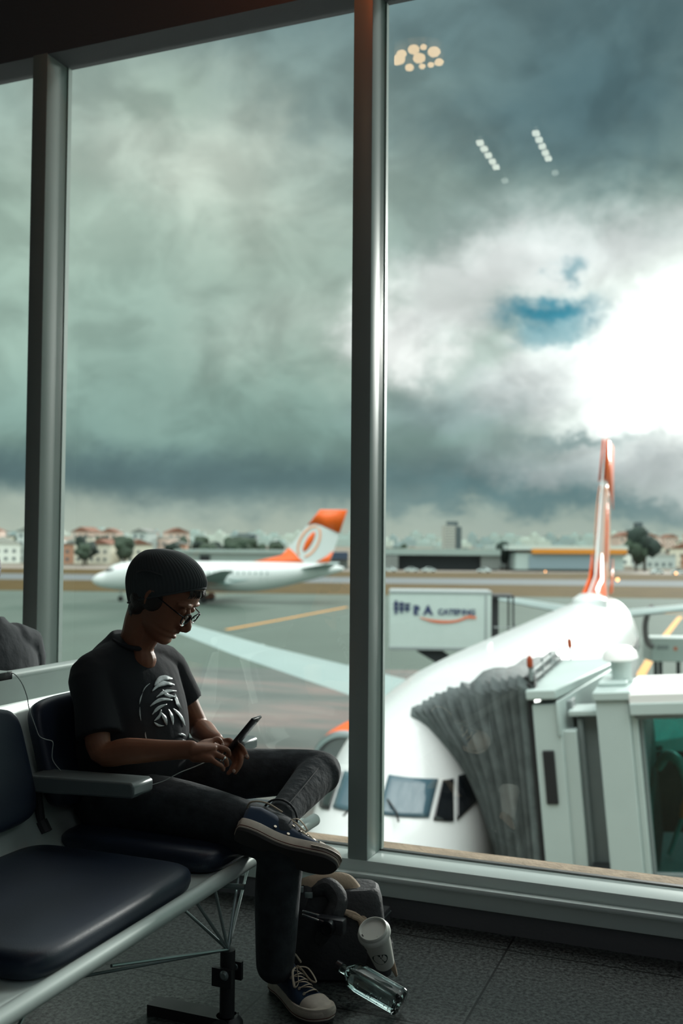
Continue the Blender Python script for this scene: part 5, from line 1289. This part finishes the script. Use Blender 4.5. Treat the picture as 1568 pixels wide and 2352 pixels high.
# glass jars on a dark case
case_c = at(815, 2100, Y=3.27); b = BM(); kz = .075
box(b, case_c.x-.10, case_c.x+.10, 3.22, 3.36, 0, kz, bev=.006); cs = obj('storage_case', b, bagm); tag(cs, 'flat dark case on the floor against the window curb', 'case')
b = BM(); box(b, case_c.x-.101, case_c.x+.101, 3.216, 3.362, kz-.02, kz-.017); obj('lid_seam', b, rod, cs)
jg = pane_mat('jar_glass', tint=(.75, .78, .76), ior=1.5, rough=.05); amberl = mat('amber_content', (96, 60, 34), .4)
for (px, py, Y, lb) in ((790, 2062, 3.30, 'left small square glass jar with a silver lid under the window'), (830, 2072, 3.275, 'right small square glass jar with a silver lid under the window')):
    c_ = at(px, py, Y=Y); j = thing('glass_jar', lb, 'jar', (c_.x, Y, kz)); x, y = c_.x, Y
    b = BM(); box(b, x-.027, x+.027, y-.027, y+.027, kz, kz+.062, bev=.005); obj('glass', b, jg, j)
    b = BM(); box(b, x-.022, x+.022, y-.022, y+.022, kz+.005, kz+.038, bev=.003); obj('contents', b, amberl, j)
    b = BM(); lathe(b, [(.021, .062), (.022, .066), (.022, .078), (.019, .081)], 28, Matrix.Translation((x, y, kz))); obj('lid', b, M['silver'], j)
    b = BM(); box(b, x-.006, x+.006, y-.031, y-.026, kz+.055, kz+.07); obj('clip', b, blk, j)
# paper cup in the side pocket
cu = at(857, 2137, D=2.80); axd = Vector((.12, .20, -.97)); axd = (at(884, 2215, D=2.86)-cu).normalized()
cz_ = -axd; cx_ = cz_.cross(Vector((0, 1, 0))).normalized(); CM = Matrix((cx_, cz_.cross(cx_), cz_)).transposed().to_4x4(); CM.translation = cu
cup = thing('coffee_cup', 'white paper coffee cup with a white lid leaning out of the backpack pocket', 'cup', cu)
pap = mat('cup_paper', (206, 208, 200), .6); lidm = mat('cup_lid_plastic', (214, 218, 210), .35)
b = BM(); lathe(b, [(.028, -.135), (.029, -.134), (.0425, -.016)], 40, CM); obj('cup_body', b, pap, cup)
b = BM(); lathe(b, [(.0435, -.018), (.0475, -.014), (.0475, -.007), (.0455, -.004), (.0425, -.002), (.0425, .005), (.040, .0085), (.0375, .0085), (.0355, .003), (.034, .0015), (.003, .0015)], 44, CM); lid = obj('lid', b, lidm, cup)
b = BM(); tr_ = CM.to_3x3().inverted() @ (at(840, 2160, D=2.8)-cu); an = math.atan2(tr_.y, tr_.x)
box(b, -.004, .004, -.0016, .0016, -.0004, .0008, mtx=CM @ Matrix.Rotation(an, 4, 'Z') @ Matrix.Translation((.0335, 0, .004)) @ Matrix.Rotation(math.pi/2, 4, 'Z')); obj('sip_hole', b, rubber_d, lid)
b = BM(); ell(b, CM @ Vector((-.018, .02, .0025)), (.0016, .0016, .0012)); obj('vent_pip', b, lidm, lid)
# dark round emblem band low on the side, generic lines inside
vdir = CM.to_3x3().inverted() @ (at(875, 2200, D=2.7)-O); va = math.atan2(-vdir.y, -vdir.x)-.25
def cyl_patch(poly, off, m, nm):
    bb = BM(); vs = []
    for (a_, h_) in poly:
        r_ = .028+(h_+.135)/.119*.0145+off; vs.append(bb.verts.new(CM @ Vector((r_*math.cos(va+a_/.035), r_*math.sin(va+a_/.035), h_))))
    bb.faces.new(vs); obj(nm, bb, m, cup, solid=.0003)
grn = mat('cup_emblem_dark_green', (22, 42, 36), .6)
cyl_patch([(.0225*math.cos(t), -.078+.0225*math.sin(t)) for t in [2*math.pi*k/28 for k in range(28)]], .0009, grn, 'emblem')
for (a_, h_, w_, t_) in ((0, -.066, .010, .003), (-.007, -.074, .006, .003), (.007, -.074, .006, .003), (0, -.080, .012, .0022), (-.006, -.087, .007, .002), (.007, -.087, .006, .002), (0, -.093, .007, .002)):
    cyl_patch([(a_-w_/2, h_-t_/2), (a_+w_/2, h_-t_/2+.001), (a_+w_/2, h_+t_/2), (a_-w_/2, h_+t_/2-.001)], .0015, pap, 'emblem_line')
cyl_patch([(-.034+.004*math.cos(t), -.045+.006*math.sin(t)) for t in [2*math.pi*k/14 for k in range(14)]], .0009, M['denim_seam'], 'printed_mark')
# clear rectangular bottle leaning on the backpack
bp0 = at(921, 2303, Z=.038); bp1 = at(806, 2236, Z=.085)
bx_ = (bp1-bp0).normalized(); by_ = Vector((0, 0, 1)).cross(bx_).normalized(); bz_ = bx_.cross(by_)
Bm = Matrix((bx_, by_, bz_)).transposed().to_4x4(); Bm.translation = bp0
gb = bpy.data.materials.new('bottle_glass'); gb.use_nodes = True; g_ = gb.node_tree.nodes['Principled BSDF']; g_.inputs['Transmission Weight'].default_value = 1; g_.inputs['Roughness'].default_value = .03; g_.inputs['IOR'].default_value = 1.5; g_.inputs['Base Color'].default_value = (.86, .95, .94, 1)
bt = thing('glass_bottle', 'clear square glass bottle lying tilted on the floor below the paper cup', 'bottle', bp0)
def sq(x, w, h, e=.45): return [Bm @ Vector((x, w*math.copysign(abs(math.cos(t))**e, math.cos(t)), h*math.copysign(abs(math.sin(t))**e, math.sin(t)))) for t in [2*math.pi*k/36 for k in range(36)]]
LB = (bp1-bp0).length
b = BM(); loft(b, [sq(-.004, .024, .024), sq(0, .031, .031), sq(.008, .034, .034), sq(LB*.82, .034, .034), sq(LB*.95, .031, .031), sq(LB*1.05, .018, .018, .8), sq(LB*1.1, .013, .013, 1), sq(LB*1.22, .013, .013, 1)])
loft(b, [sq(LB*1.21, .010, .010, 1), sq(LB*1.08, .010, .010, 1), sq(LB*.94, .026, .026), sq(LB*.80, .0295, .0295), sq(.014, .0295, .0295), sq(.010, .024, .024)])
obj('glass', b, gb, bt)
b = BM(); loft(b, [sq(LB*1.2, .0155, .0155, 1), sq(LB*1.3, .0155, .0155, 1)]); obj('cap', b, M['phone_black'], bt)
rnd = random.Random(11)
for k in range(26):
    p_ = Bm @ Vector((rnd.uniform(.01, LB*.8), -.031, -.018+rnd.uniform(-.008, .006))); 
    if k == 0: dr = BM()
    ell(dr, p_, (.0012+rnd.random()*.0012,)*3, seg=8)
o = obj('water_drops', dr, gb, bt); o['kind'] = 'stuff'
